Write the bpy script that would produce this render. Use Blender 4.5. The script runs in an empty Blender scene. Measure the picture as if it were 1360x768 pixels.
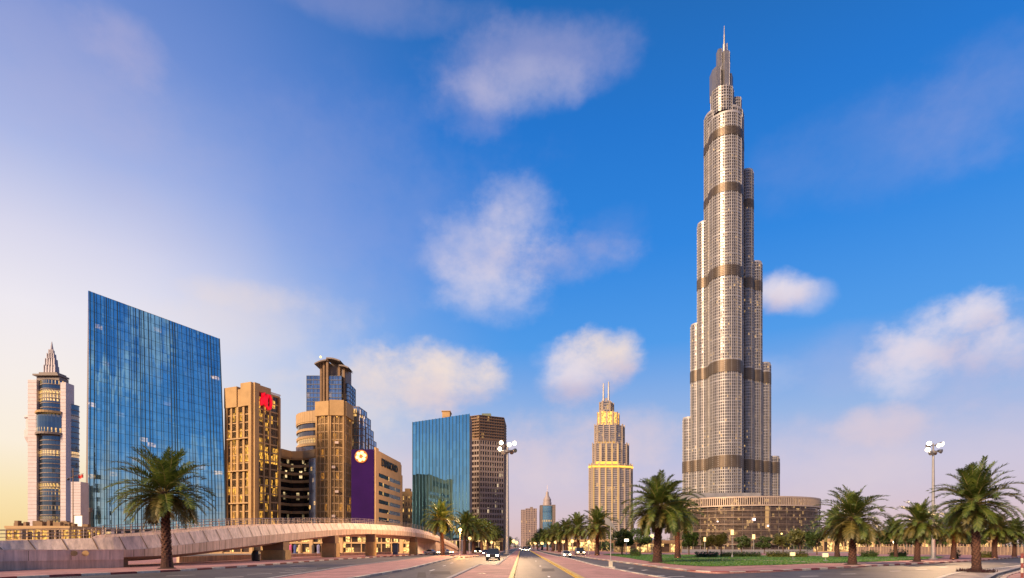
import bpy, bmesh, math, random
from mathutils import Vector, Matrix
R = math.radians
random.seed(7)
sc = bpy.context.scene
col = sc.collection

# ------------------------------------------------------------------ camera
F, CH, HY, CX = 760.0, 2.5, 725.0, 680.0      # focal length in photo pixels, eye height, horizon row, centre column
cam_d = bpy.data.cameras.new('camera')
cam = bpy.data.objects.new('camera', cam_d); col.objects.link(cam)
cam.location = (0, 0, CH); cam.rotation_euler = (R(90), 0, 0)
cam_d.sensor_width = 36; cam_d.lens = 36 * F / 1360.0
cam_d.shift_y = (HY - 384.0) / 1360.0
cam_d.clip_start = 0.1; cam_d.clip_end = 20000
sc.camera = cam
SUN_AZ, SUN_EL = -138.0, 28.0                  # degrees from the view axis (clockwise positive), height

# ------------------------------------------------------------------ view
sc.view_settings.view_transform = 'Standard'
sc.view_settings.look = 'None'
sc.view_settings.gamma = 1.0
sc.view_settings.use_curve_mapping = False
sc.view_settings.exposure = 0.85
sc.render.engine = 'CYCLES'
cy = sc.cycles
cy.use_denoising = True
cy.max_bounces = 5; cy.diffuse_bounces = 2; cy.glossy_bounces = 4; cy.transparent_max_bounces = 6
cy.sample_clamp_indirect = 4.0
cy.sample_clamp_direct = 0.0
cy.caustics_reflective = False; cy.caustics_refractive = False

def s2l(r, g, b):
    def c(v):
        v /= 255.0
        return v / 12.92 if v <= 0.04045 else ((v + 0.055) / 1.055) ** 2.4
    return (c(r), c(g), c(b), 1.0)

# ------------------------------------------------------------------ sky
def azel(px, py):
    return (math.degrees(math.atan((px - CX) / F)),
            math.degrees(math.atan((HY - py) / math.hypot(F, px - CX))))

def build_world():
    w = bpy.data.worlds.new('World'); sc.world = w; w.use_nodes = True
    nt = w.node_tree; nt.nodes.clear(); N = nt.nodes; L = nt.links
    def val(x, sock):
        if isinstance(x, (int, float)): sock.default_value = x
        elif isinstance(x, tuple): sock.default_value = x
        else: L.new(x, sock)
    def M(op, a, b=None, c=None, clamp=False):
        n = N.new('ShaderNodeMath'); n.operation = op; n.use_clamp = clamp
        val(a, n.inputs[0])
        if b is not None: val(b, n.inputs[1])
        if c is not None: val(c, n.inputs[2])
        return n.outputs[0]
    def smooth(v, a, b, lo=0.0, hi=1.0):
        n = N.new('ShaderNodeMapRange'); n.interpolation_type = 'SMOOTHSTEP'
        val(v, n.inputs[0]); n.inputs[1].default_value = a; n.inputs[2].default_value = b
        n.inputs[3].default_value = lo; n.inputs[4].default_value = hi
        return n.outputs[0]
    def mix(f, a, b):
        n = N.new('ShaderNodeMix'); n.data_type = 'RGBA'
        val(f, n.inputs[0]); val(a, n.inputs[6]); val(b, n.inputs[7])
        return n.outputs[2]
    def ramp(v, stops):
        n = N.new('ShaderNodeValToRGB'); e = n.color_ramp.elements
        n.color_ramp.interpolation = 'EASE' if False else 'LINEAR'
        while len(e) < len(stops): e.new(0.5)
        for k, (p, c) in enumerate(stops): e[k].position = p / 60.0; e[k].color = s2l(*c)
        val(M('DIVIDE', v, 60.0, clamp=True), n.inputs[0])
        return n.outputs[0]
    tc = N.new('ShaderNodeTexCoord')
    nrm = N.new('ShaderNodeVectorMath'); nrm.operation = 'NORMALIZE'; L.new(tc.outputs['Generated'], nrm.inputs[0])
    sep = N.new('ShaderNodeSeparateXYZ'); L.new(nrm.outputs[0], sep.inputs[0])
    az = M('MULTIPLY', M('ARCTAN2', sep.outputs[0], sep.outputs[1]), 57.29578)
    el = M('MULTIPLY', M('ARCSINE', sep.outputs[2]), 57.29578)
    def noise(scale, detail=4.0, rough=0.5, off=(0, 0, 0), stretch=(1, 1, 1)):
        m = N.new('ShaderNodeMapping'); m.inputs['Location'].default_value = off; m.inputs['Scale'].default_value = stretch
        L.new(nrm.outputs[0], m.inputs[0])
        n = N.new('ShaderNodeTexNoise'); n.inputs['Scale'].default_value = scale; n.inputs['Detail'].default_value = detail
        n.inputs['Roughness'].default_value = rough; L.new(m.outputs[0], n.inputs[0])
        return n.outputs[0]
    # clear sky by height: centre/right, towards the low sun, behind the viewer
    clear = ramp(el, [(0, (222, 190, 190)), (3, (214, 190, 203)), (7, (196, 190, 218)), (12, (150, 178, 225)),
                      (19, (72, 152, 232)), (27, (36, 132, 224)), (36, (22, 116, 208)), (46, (22, 98, 174)), (60, (20, 74, 140))])
    sunny = ramp(el, [(0, (248, 212, 142)), (4, (252, 228, 178)), (8, (254, 240, 220)), (13, (250, 240, 234)),
                      (18, (242, 236, 242)), (23, (220, 218, 238)), (29, (170, 184, 231)), (36, (120, 148, 214)), (44, (86, 122, 196)), (60, (40, 84, 150))])
    rear = ramp(el, [(0, (214, 176, 170)), (4, (204, 178, 190)), (8, (160, 172, 214)), (13, (92, 150, 222)), (22, (44, 120, 206)), (32, (30, 100, 186)), (60, (24, 70, 140))])
    warp = noise(2.2, 3.0, 0.5)
    az_w = M('ADD', az, M('MULTIPLY', M('SUBTRACT', warp, 0.5), 16.0))
    w_left = smooth(az_w, 1.0, -41.0)
    sky = mix(w_left, clear, sunny)
    w_rear = smooth(M('ABSOLUTE', az), 62.0, 110.0)
    sky = mix(w_rear, sky, rear)
    # clouds: soft drifting blobs, each in its own direction
    n1 = noise(5.0, 5.0, 0.55)
    n2 = noise(13.0, 5.0, 0.6, (3, 1, 2))
    n3 = noise(26.0, 6.0, 0.62, (1, 5, 3), (1, 1, 1.7))
    wob = M('ADD', M('ADD', M('MULTIPLY', M('SUBTRACT', n1, 0.5), 2.6), M('MULTIPLY', M('SUBTRACT', n2, 0.5), 1.7)), M('MULTIPLY', M('SUBTRACT', n3, 0.5), 0.9))
    white = s2l(232, 222, 232); lav = s2l(196, 186, 216); cream = s2l(246, 226, 214); pink = s2l(218, 200, 212); dim = s2l(150, 160, 210)
    blobs = [  # px, py, half-width, half-height (photo pixels), opacity, colour, tilt, crispness
        (705, 88, 100, 46, 0.36, lav, -0.55, 0), (625, 145, 44, 42, 0.26, lav, 0.0, 0), (690, 120, 70, 30, 0.22, white, -.5, 0),
        (168, 62, 46, 36, 0.30, lav, 0.4, 0), (60, 110, 170, 110, 0.20, lav, 0.2, 0),
        (655, 340, 64, 56, 0.50, white, 0.1, 0), (700, 292, 52, 50, 0.44, white, 0.3, 0), (745, 345, 88, 30, 0.40, pink, -0.4, 0),
        (660, 392, 62, 34, 0.42, white, 0.2, 0), (812, 305, 46, 28, 0.22, dim, -0.3, 0),
        (788, 478, 48, 34, 0.95, cream, -0.15, .6), (762, 502, 40, 28, 0.6, white, 0.0, .4), (752, 478, 34, 22, .4, white, 0, .2),
        (565, 505, 78, 40, 0.92, cream, -0.2, .5), (500, 525, 80, 44, 0.55, cream, 0.0, .2), (610, 488, 40, 26, 0.5, cream, 0.0, .3),
        (1038, 388, 32, 23, 0.92, white, 0.1, .5), (1068, 396, 30, 18, .4, white, 0, 0),
        (1248, 442, 86, 40, 0.97, white, -0.6, .5), (1286, 420, 46, 28, 0.85, white, -0.2, .4), (1205, 480, 52, 38, 0.75, white, 0.0, .2), (1300, 462, 70, 30, .5, pink, 0, 0),
        (1346, 462, 66, 36, 0.72, white, 0.1, .5), (1320, 500, 110, 45, 0.4, lav, 0.0, 0),
        (1162, 566, 66, 22, 0.66, pink, 0.0, .5), (1080, 620, 100, 50, 0.55, pink, 0.0, 0), (1280, 590, 130, 44, 0.30, pink, 0.1, 0),
        (720, 610, 110, 46, 0.75, pink, -0.1, .2), (845, 585, 56, 34, 0.66, pink, 0.0, .3), (640, 640, 130, 56, 0.40, pink, 0.0, 0),
        (350, 420, 90, 40, 0.30, cream, -0.4, 0), (330, 392, 70, 16, 0.22, cream, -0.2, .2), (1010, 500, 40, 20, 0.18, white, 0.0, 0),
        (1160, 205, 150, 60, 0.10, lav, 0.0, 0), (1330, 130, 120, 70, 0.14, lav, 0.2, 0), (1130, 480, 70, 34, 0.18, lav, 0.0, 0),
        (470, 270, 200, 110, 0.14, lav, -0.3, 0), (480, 0, 130, 30, 0.2, lav, 0.0, 0)]
    for (px, py, hw, hh, op, cc, tilt, crisp) in blobs:
        a0, e0 = azel(px, py)
        a1, _ = azel(px + hw, py); _, e1 = azel(px, py - hh)
        ra, re = 1.32 * abs(a1 - a0), 1.32 * abs(e1 - e0)
        da = M('SUBTRACT', az, a0); de = M('SUBTRACT', el, e0)
        u = M('DIVIDE', M('ADD', da, M('MULTIPLY', de, tilt)), ra)
        v = M('DIVIDE', de, re)
        d = M('ADD', M('ADD', M('MULTIPLY', u, u), M('MULTIPLY', v, v)), wob)
        if crisp > .3:      # thicker cloud: its underside, turned away from the light, is greyer
            shade = smooth(M('ADD', v, M('MULTIPLY', M('SUBTRACT', n2, 0.5), 1.6)), -0.9, 0.35)
            body = mix(shade, s2l(206, 190, 208), cc)
        else: body = cc
        sky = mix(smooth(d, 1.5 - .35 * crisp, -0.55 + .55 * crisp, 0.0, min(1.0, op * 1.15)), sky, body)
    # loose cloud over the part of the sky behind the viewer
    nb = noise(3.2, 5.0, 0.55, (5, 2, 7), (1, 1, 2.4))
    back = M('MULTIPLY', smooth(nb, 0.48, 0.66, 0.0, 0.6), w_rear)
    sky = mix(back, sky, s2l(205, 210, 230))
    sk = N.new('ShaderNodeTexSky'); sk.sky_type = 'NISHITA'; sk.sun_disc = False
    sk.sun_elevation = R(SUN_EL); sk.sun_rotation = R(SUN_AZ); sk.air_density = 1.2; sk.dust_density = 1.5
    up = N.new('ShaderNodeVectorMath'); up.operation = 'SCALE'; L.new(sky, up.inputs[0]); up.inputs['Scale'].default_value = 10.0 / 2 ** 0.85
    total = mix(0.06, up.outputs[0], sk.outputs[0])
    bg = N.new('ShaderNodeBackground'); L.new(total, bg.inputs[0]); bg.inputs[1].default_value = 0.1
    out = N.new('ShaderNodeOutputWorld'); L.new(bg.outputs[0], out.inputs[0])
    w.cycles.sampling_method = 'MANUAL'; w.cycles.sample_map_resolution = 512
build_world()

sd = bpy.data.lights.new('sun', 'SUN'); sun = bpy.data.objects.new('sun', sd); col.objects.link(sun)
sd.energy = 3.7; sd.angle = R(16.0); sd.color = (1.0, 0.71, 0.45)
_a, _e = R(SUN_AZ), R(SUN_EL)
sun_dir = Vector((math.sin(_a) * math.cos(_e), math.cos(_a) * math.cos(_e), math.sin(_e)))
sun.rotation_euler = (-sun_dir).to_track_quat('-Z', 'Y').to_euler()

# ------------------------------------------------------------------ helpers
def X(px, Y): return (px - CX) / F * Y
def Z(py, Y): return CH + (HY - py) / F * Y
def G(px, py):
    Y = F * CH / (py - HY)
    return (X(px, Y), Y)

class MB:
    """collects faces (with uv in metres and a material slot) and links them as one mesh"""
    def __init__(s): s.v = []; s.f = []; s.uv = []; s.mi = []
    def face(s, pts, uv=None, mi=0):
        i = len(s.v); s.v += [tuple(p) for p in pts]; s.f.append(tuple(range(i, i + len(pts))))
        s.uv.append(uv if uv else [(0, 0)] * len(pts)); s.mi.append(mi)
    def obox(s, P0, P1, d0, d1, z0, z1, mi=0):
        dx, dy = P1[0] - P0[0], P1[1] - P0[1]; l = math.hypot(dx, dy) or 1e-6
        nx, ny = dy / l, -dx / l
        b = []
        for z in (z0, z1):
            b += [(P0[0] + nx * d0, P0[1] + ny * d0, z), (P1[0] + nx * d0, P1[1] + ny * d0, z),
                  (P1[0] + nx * d1, P1[1] + ny * d1, z), (P0[0] + nx * d1, P0[1] + ny * d1, z)]
        q = [(0, 1, 2, 3), (7, 6, 5, 4), (1, 0, 4, 5), (3, 2, 6, 7), (2, 1, 5, 6), (0, 3, 7, 4)]
        for f in q:
            uv = [(b[k][0] - b[0][0] + b[k][1] - b[0][1], b[k][2]) for k in f]
            s.face([b[k] for k in f], uv, mi)
    def box(s, x0, x1, y0, y1, z0, z1, mi=0): s.obox((x0, y1), (x1, y1), 0, y1 - y0, z0, z1, mi)
    def prism(s, poly, z0, z1, mi=0, top=True, bottom=False, mit=None):
        n = len(poly); u = 0
        for k in range(n):
            a, b = poly[k], poly[(k + 1) % n]; l = math.hypot(b[0] - a[0], b[1] - a[1])
            s.face([(a[0], a[1], z0), (b[0], b[1], z0), (b[0], b[1], z1), (a[0], a[1], z1)],
                   [(u, z0), (u + l, z0), (u + l, z1), (u, z1)], mi); u += l
        if top: s.face([(p[0], p[1], z1) for p in poly], [(p[0], p[1]) for p in poly], mi if mit is None else mit)
        if bottom: s.face([(p[0], p[1], z0) for p in reversed(poly)], [(p[0], p[1]) for p in reversed(poly)], mi)
    def loft(s, rings, mi=0, cap0=True, cap1=True):
        n = len(rings[0])
        for a, b in zip(rings, rings[1:]):
            for k in range(n):
                j = (k + 1) % n
                s.face([a[k], a[j], b[j], b[k]], [(k, a[k][2]), (k + 1, a[j][2]), (k + 1, b[j][2]), (k, b[k][2])], mi)
        if cap0: s.face(list(reversed(rings[0])), None, mi)
        if cap1: s.face(rings[-1], None, mi)
    def lathe(s, c, prof, n=16, mi=0):
        rings = [[(c[0] + r * math.cos(2 * math.pi * k / n), c[1] + r * math.sin(2 * math.pi * k / n), c[2] + z) for k in range(n)] for r, z in prof]
        s.loft(rings, mi)
    def tube(s, pts, r0, r1=None, n=6, mi=0):
        r1 = r0 if r1 is None else r1; rings = []
        for i, p in enumerate(pts):
            p = Vector(p); a = Vector(pts[max(0, i - 1)]); b = Vector(pts[min(len(pts) - 1, i + 1)])
            t = (b - a).normalized(); ref = Vector((0, 0, 1)) if abs(t.z) < 0.9 else Vector((1, 0, 0))
            u = t.cross(ref).normalized(); w = u.cross(t).normalized()
            r = r0 + (r1 - r0) * i / max(1, len(pts) - 1)
            rings.append([tuple(p + u * (r * math.cos(2 * math.pi * k / n)) - w * (r * math.sin(2 * math.pi * k / n))) for k in range(n)])
        s.loft(rings, mi)
    def build(s, name, mats, parent=None, smooth=False, merge=False):
        me = bpy.data.meshes.new(name)
        off = parent_world(parent) if parent else Vector((0, 0, 0))
        me.from_pydata([(p[0] - off.x, p[1] - off.y, p[2] - off.z) for p in s.v], [], s.f)
        ul = me.uv_layers.new(name='UVMap')
        flat = [c for f in s.uv for p in f for c in p]
        ul.data.foreach_set('uv', flat)
        if not isinstance(mats, (list, tuple)): mats = [mats]
        for m in mats: me.materials.append(m)
        me.polygons.foreach_set('material_index', s.mi)
        if merge or smooth:
            bm = bmesh.new(); bm.from_mesh(me); bmesh.ops.remove_doubles(bm, verts=bm.verts, dist=1e-4); bm.to_mesh(me); bm.free()
        if smooth: me.polygons.foreach_set('use_smooth', [True] * len(me.polygons))
        me.update()
        o = bpy.data.objects.new(name, me); col.objects.link(o)
        if parent: o.parent = parent
        return o

def parent_world(p):
    v = Vector((0, 0, 0))
    while p is not None:
        v += p.location; p = p.parent
    return v

def tag(o, label, cat, group=None):
    o['label'] = label; o['category'] = cat
    if group: o['group'] = group
    return o
def empty(name, loc, label, cat, group=None):
    o = bpy.data.objects.new(name, None); col.objects.link(o); o.location = loc; o.empty_display_size = 0.3
    return tag(o, label, cat, group)
def struct(o, kind='structure'): o['kind'] = kind; return o
def copy_tree(o, parent=None):
    c = o.copy(); col.objects.link(c)
    if parent: c.parent = parent
    for ch in list(o.children): copy_tree(ch, c)
    return c

# ------------------------------------------------------------------ materials
def node_mat(name):
    m = bpy.data.materials.new(name); m.use_nodes = True
    nt = m.node_tree; b = nt.nodes['Principled BSDF']
    return m, nt, b
def mat(name, c, rough=0.7, metal=0.0, var=0.18, scale=1.5, bump=0.0, spec=0.4, coord='Object'):
    m, nt, b = node_mat(name); N, L = nt.nodes, nt.links
    tc = N.new('ShaderNodeTexCoord'); no = N.new('ShaderNodeTexNoise'); no.inputs['Scale'].default_value = scale; no.inputs['Detail'].default_value = 6
    no.inputs['Roughness'].default_value = 0.65
    L.new(tc.outputs[coord], no.inputs[0])
    r = N.new('ShaderNodeValToRGB'); L.new(no.outputs[0], r.inputs[0])
    r.color_ramp.elements[0].position = 0.3; r.color_ramp.elements[1].position = 0.7
    r.color_ramp.elements[0].color = (c[0] * (1 - var), c[1] * (1 - var), c[2] * (1 - var), 1)
    r.color_ramp.elements[1].color = (min(1, c[0] * (1 + var)), min(1, c[1] * (1 + var)), min(1, c[2] * (1 + var)), 1)
    L.new(r.outputs[0], b.inputs['Base Color'])
    b.inputs['Roughness'].default_value = rough; b.inputs['Metallic'].default_value = metal
    b.inputs['Specular IOR Level'].default_value = spec
    if bump:
        bp = N.new('ShaderNodeBump'); bp.inputs['Strength'].default_value = bump; L.new(no.outputs[0], bp.inputs['Height']); L.new(bp.outputs[0], b.inputs['Normal'])
    return m
def emit(name, c, strength):
    m, nt, b = node_mat(name)
    b.inputs['Base Color'].default_value = (0.04, 0.03, 0.02, 1)
    b.inputs['Emission Color'].default_value = (*c, 1); b.inputs['Emission Strength'].default_value = strength
    return m
def glass(name, tint, pw=1.5, fh=3.6, lit=0.05, litc=(1.0, 0.55, 0.16), lits=1.6, rough=0.06, metal=0.85, tilt=0.012, var=0.25, streak=0.0, spec=0.5, seed=0.0, blind=0.0):
    """facade glazing: panes of pw x fh metres in uv, each slightly tilted and tinted, some with the light on"""
    m, nt, b = node_mat(name); N, L = nt.nodes, nt.links
    uv = N.new('ShaderNodeUVMap'); uv.uv_map = 'UVMap'
    d = N.new('ShaderNodeVectorMath'); d.operation = 'DIVIDE'; d.inputs[1].default_value = (pw, fh, 1); L.new(uv.outputs[0], d.inputs[0])
    fl = N.new('ShaderNodeVectorMath'); fl.operation = 'FLOOR'; L.new(d.outputs[0], fl.inputs[0])
    ad = N.new('ShaderNodeVectorMath'); ad.operation = 'ADD'; ad.inputs[1].default_value = (seed, seed * 2, seed); L.new(fl.outputs[0], ad.inputs[0])
    wn = N.new('ShaderNodeTexWhiteNoise'); wn.noise_dimensions = '3D'; L.new(ad.outputs[0], wn.inputs[0])
    # clusters of lit floors
    no = N.new('ShaderNodeTexNoise'); no.inputs['Scale'].default_value = 0.35; L.new(ad.outputs[0], no.inputs[0])
    s1 = N.new('ShaderNodeMath'); s1.operation = 'MULTIPLY_ADD'; L.new(no.outputs[0], s1.inputs[0]); s1.inputs[1].default_value = 0.55; L.new(wn.outputs[0], s1.inputs[2])
    thr = N.new('ShaderNodeMapRange'); L.new(s1.outputs[0], thr.inputs[0]); thr.inputs[1].default_value = 1.275 - lit * 1.05; thr.inputs[2].default_value = 1.275 - lit * 1.05 + 0.12
    # within a pane the lamp light is uneven
    n3 = N.new('ShaderNodeTexNoise'); n3.inputs['Scale'].default_value = 2.3; n3.inputs['Detail'].default_value = 3; L.new(d.outputs[0], n3.inputs[0])
    r3 = N.new('ShaderNodeMapRange'); L.new(n3.outputs[0], r3.inputs[0]); r3.inputs[1].default_value = 0.38; r3.inputs[2].default_value = 0.68; r3.inputs[3].default_value = 0.08
    ml = N.new('ShaderNodeMath'); ml.operation = 'MULTIPLY'; L.new(thr.outputs[0], ml.inputs[0]); L.new(r3.outputs[0], ml.inputs[1])
    ms = N.new('ShaderNodeMath'); ms.operation = 'MULTIPLY'; L.new(ml.outputs[0], ms.inputs[0]); ms.inputs[1].default_value = lits
    L.new(ms.outputs[0], b.inputs['Emission Strength']); b.inputs['Emission Color'].default_value = (*litc, 1)
    sp = N.new('ShaderNodeSeparateColor'); L.new(wn.outputs[1], sp.inputs[0])
    mr = N.new('ShaderNodeMapRange'); L.new(sp.outputs[1], mr.inputs[0]); mr.inputs[3].default_value = 1 - var; mr.inputs[4].default_value = 1 + var
    vm = N.new('ShaderNodeVectorMath'); vm.operation = 'SCALE'; vm.inputs[0].default_value = tint; L.new(mr.outputs[0], vm.inputs['Scale'])
    L.new(vm.outputs[0], b.inputs['Base Color'])
    b.inputs['Roughness'].default_value = rough; b.inputs['Specular IOR Level'].default_value = spec
    if blind > 0:
        g = N.new('ShaderNodeMath'); g.operation = 'GREATER_THAN'; L.new(sp.outputs[2], g.inputs[0]); g.inputs[1].default_value = blind
        gm = N.new('ShaderNodeMath'); gm.operation = 'MULTIPLY'; L.new(g.outputs[0], gm.inputs[0]); gm.inputs[1].default_value = metal; L.new(gm.outputs[0], b.inputs['Metallic'])
    else: b.inputs['Metallic'].default_value = metal
    # pane tilt
    geo = N.new('ShaderNodeNewGeometry')
    sb = N.new('ShaderNodeVectorMath'); sb.operation = 'SUBTRACT'; L.new(wn.outputs[1], sb.inputs[0]); sb.inputs[1].default_value = (0.5, 0.5, 0.5)
    k = N.new('ShaderNodeVectorMath'); k.operation = 'SCALE'; L.new(sb.outputs[0], k.inputs[0]); k.inputs['Scale'].default_value = tilt * 2
    a2 = N.new('ShaderNodeVectorMath'); a2.operation = 'ADD'; L.new(geo.outputs['Normal'], a2.inputs[0]); L.new(k.outputs[0], a2.inputs[1])
    src = a2
    if streak:
        mp = N.new('ShaderNodeMapping'); mp.inputs['Scale'].default_value = (0.55, 0.035, 1); L.new(uv.outputs[0], mp.inputs[0])
        sn = N.new('ShaderNodeTexNoise'); sn.inputs['Scale'].default_value = 1.0; sn.inputs['Detail'].default_value = 4; L.new(mp.outputs[0], sn.inputs[0])
        s2 = N.new('ShaderNodeVectorMath'); s2.operation = 'SUBTRACT'; L.new(sn.outputs[1], s2.inputs[0]); s2.inputs[1].default_value = (0.5, 0.5, 0.5)
        k2 = N.new('ShaderNodeVectorMath'); k2.operation = 'SCALE'; L.new(s2.outputs[0], k2.inputs[0]); k2.inputs['Scale'].default_value = streak
        a3 = N.new('ShaderNodeVectorMath'); a3.operation = 'ADD'; L.new(a2.outputs[0], a3.inputs[0]); L.new(k2.outputs[0], a3.inputs[1]); src = a3
    nn = N.new('ShaderNodeVectorMath'); nn.operation = 'NORMALIZE'; L.new(src.outputs[0], nn.inputs[0]); L.new(nn.outputs[0], b.inputs['Normal'])
    m.cycles.emission_sampling = 'NONE'
    return m
def paver(name, c1, c2, joint, scale=1.0, bw=0.42, rh=0.21):
    m, nt, b = node_mat(name); N, L = nt.nodes, nt.links
    tc = N.new('ShaderNodeTexCoord')
    br = N.new('ShaderNodeTexBrick'); br.inputs['Color1'].default_value = (*c1, 1); br.inputs['Color2'].default_value = (*c2, 1); br.inputs['Mortar'].default_value = (*joint, 1)
    br.inputs['Scale'].default_value = scale; br.inputs['Brick Width'].default_value = bw; br.inputs['Row Height'].default_value = rh; br.inputs['Mortar Size'].default_value = 0.012
    L.new(tc.outputs['Object'], br.inputs[0])
    no = N.new('ShaderNodeTexNoise'); no.inputs['Scale'].default_value = 0.35; no.inputs['Detail'].default_value = 8; no.inputs['Roughness'].default_value = 0.7; L.new(tc.outputs['Object'], no.inputs[0])
    mr = N.new('ShaderNodeMapRange'); L.new(no.outputs[0], mr.inputs[0]); mr.inputs[1].default_value = 0.34; mr.inputs[2].default_value = 0.66; mr.inputs[3].default_value = 0.60; mr.inputs[4].default_value = 1.22
    vm = N.new('ShaderNodeVectorMath'); vm.operation = 'SCALE'; L.new(br.outputs[0], vm.inputs[0]); L.new(mr.outputs[0], vm.inputs['Scale'])
    L.new(vm.outputs[0], b.inputs['Base Color']); b.inputs['Roughness'].default_value = 0.75
    bp = N.new('ShaderNodeBump'); bp.inputs['Strength'].default_value = 0.3; bp.inputs['Distance'].default_value = 0.02; L.new(br.outputs[1], bp.inputs['Height']); bp.invert = True; L.new(bp.outputs[0], b.inputs['Normal'])
    return m
def leaf_mat(name, c1, c2, trans=0.25, rough=0.5):
    m, nt, b = node_mat(name); N, L = nt.nodes, nt.links
    g = N.new('ShaderNodeNewGeometry'); r = N.new('ShaderNodeValToRGB'); L.new(g.outputs['Random Per Island'], r.inputs[0])
    r.color_ramp.elements[0].color = (*c1, 1); r.color_ramp.elements[1].color = (*c2, 1)
    L.new(r.outputs[0], b.inputs['Base Color']); b.inputs['Roughness'].default_value = rough
    tr = N.new('ShaderNodeBsdfTranslucent'); L.new(r.outputs[0], tr.inputs[0])
    mx = N.new('ShaderNodeMixShader'); mx.inputs[0].default_value = trans; L.new(b.outputs[0], mx.inputs[1]); L.new(tr.outputs[0], mx.inputs[2])
    L.new(mx.outputs[0], N['Material Output'].inputs[0])
    return m

def asphalt_mat():
    m, nt, b = node_mat('asphalt'); N, L = nt.nodes, nt.links
    tc = N.new('ShaderNodeTexCoord')
    n1 = N.new('ShaderNodeTexNoise'); n1.inputs['Scale'].default_value = 0.12; n1.inputs['Detail'].default_value = 8; n1.inputs['Roughness'].default_value = 0.65; L.new(tc.outputs['Object'], n1.inputs[0])
    mp = N.new('ShaderNodeMapping'); mp.inputs['Scale'].default_value = (0.9, 0.02, 1); L.new(tc.outputs['Object'], mp.inputs[0])
    n2 = N.new('ShaderNodeTexNoise'); n2.inputs['Scale'].default_value = 1.0; n2.inputs['Detail'].default_value = 5; L.new(mp.outputs[0], n2.inputs[0])
    n3 = N.new('ShaderNodeTexNoise'); n3.inputs['Scale'].default_value = 40; n3.inputs['Detail'].default_value = 3; L.new(tc.outputs['Object'], n3.inputs[0])
    a = N.new('ShaderNodeMath'); a.operation = 'ADD'; L.new(n1.outputs[0], a.inputs[0]); L.new(n2.outputs[0], a.inputs[1])
    a2 = N.new('ShaderNodeMath'); a2.operation = 'MULTIPLY_ADD'; L.new(n3.outputs[0], a2.inputs[0]); a2.inputs[1].default_value = 0.35; L.new(a.outputs[0], a2.inputs[2])
    r = N.new('ShaderNodeValToRGB'); mr = N.new('ShaderNodeMapRange'); L.new(a2.outputs[0], mr.inputs[0]); mr.inputs[1].default_value = 0.92; mr.inputs[2].default_value = 1.42; L.new(mr.outputs[0], r.inputs[0])
    r.color_ramp.elements[0].color = (0.044, 0.037, 0.032, 1); r.color_ramp.elements[1].color = (0.105, 0.088, 0.074, 1)
    L.new(r.outputs[0], b.inputs['Base Color']); b.inputs['Roughness'].default_value = 0.6
    bp = N.new('ShaderNodeBump'); bp.inputs['Strength'].default_value = 0.25; bp.inputs['Distance'].default_value = 0.02; L.new(n3.outputs[0], bp.inputs['Height']); L.new(bp.outputs[0], b.inputs['Normal'])
    return m

M_ = {}
M_['asphalt'] = asphalt_mat()
M_['sand'] = mat('sand', (0.30, 0.25, 0.20), 0.9, 0, 0.2, 0.08)
M_['pink'] = paver('pink_paver', (0.50, 0.25, 0.215), (0.41, 0.19, 0.165), (0.27, 0.16, 0.14))
M_['beige_paver'] = paver('beige_paver', (0.46, 0.36, 0.28), (0.40, 0.31, 0.25), (0.25, 0.2, 0.17))
M_['kerb_red'] = mat('kerb_red', (0.22, 0.055, 0.05), 0.7, 0, 0.35, 2.5)
M_['kerb_white'] = mat('kerb_white', (0.60, 0.53, 0.42), 0.7, 0, 0.25, 2.5)
M_['kerb_grey'] = mat('kerb_grey', (0.36, 0.33, 0.31), 0.8, 0, 0.25, 2.5)
M_['yellow'] = mat('yellow_paint', (0.50, 0.34, 0.075), 0.6, 0, 0.3, 1.2)
M_['whitepaint'] = mat('white_paint', (0.75, 0.72, 0.66), 0.6, 0, 0.2, 2)
M_['grass'] = mat('lawn_grass', (0.060, 0.155, 0.018), 0.9, 0, 0.5, 1.3, 0.6)
M_['soil'] = mat('soil', (0.05, 0.028, 0.02), 0.95, 0, 0.4, 3, 0.5)
def streaky(name, c, rough=.7):
    m = mat(name, c, rough, 0, .14, .5); nt = m.node_tree; N, L = nt.nodes, nt.links; b = N['Principled BSDF']
    src = b.inputs['Base Color'].links[0].from_socket; tc = N.new('ShaderNodeTexCoord'); mp = N.new('ShaderNodeMapping'); mp.inputs['Scale'].default_value = (1.6, 1.6, .12); L.new(tc.outputs['Object'], mp.inputs[0])
    no = N.new('ShaderNodeTexNoise'); no.inputs['Scale'].default_value = 1.3; no.inputs['Detail'].default_value = 7; no.inputs['Roughness'].default_value = .7; L.new(mp.outputs[0], no.inputs[0])
    mr = N.new('ShaderNodeMapRange'); L.new(no.outputs[0], mr.inputs[0]); mr.inputs[1].default_value = .36; mr.inputs[2].default_value = .6; mr.inputs[3].default_value = .66; mr.inputs[4].default_value = 1.06
    vm = N.new('ShaderNodeVectorMath'); vm.operation = 'SCALE'; L.new(src, vm.inputs[0]); L.new(mr.outputs[0], vm.inputs['Scale']); L.new(vm.outputs[0], b.inputs['Base Color']); return m
M_['panel'] = streaky('pale_panel', (0.86, 0.66, 0.52), .6)
M_['concrete'] = streaky('bridge_concrete', (0.72, 0.52, 0.38))
M_['pier'] = mat('pier_plaster', (0.42, 0.27, 0.10), 0.8, 0, 0.2, 0.7)
M_['dark'] = mat('dark_gap', (0.03, 0.025, 0.022), 0.8)
M_['rail'] = mat('rail_metal', (0.42, 0.33, 0.26), 0.35, 0.7)
M_['steel'] = mat('grey_steel', (0.34, 0.32, 0.31), 0.4, 0.5, 0.12)
M_['tan'] = mat('tan_stone', (0.45, 0.28, 0.12), 0.75, 0, 0.14, 0.25)
M_['tan2'] = mat('tan_plaster', (0.47, 0.30, 0.145), 0.75, 0, 0.12, 0.2)
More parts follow.
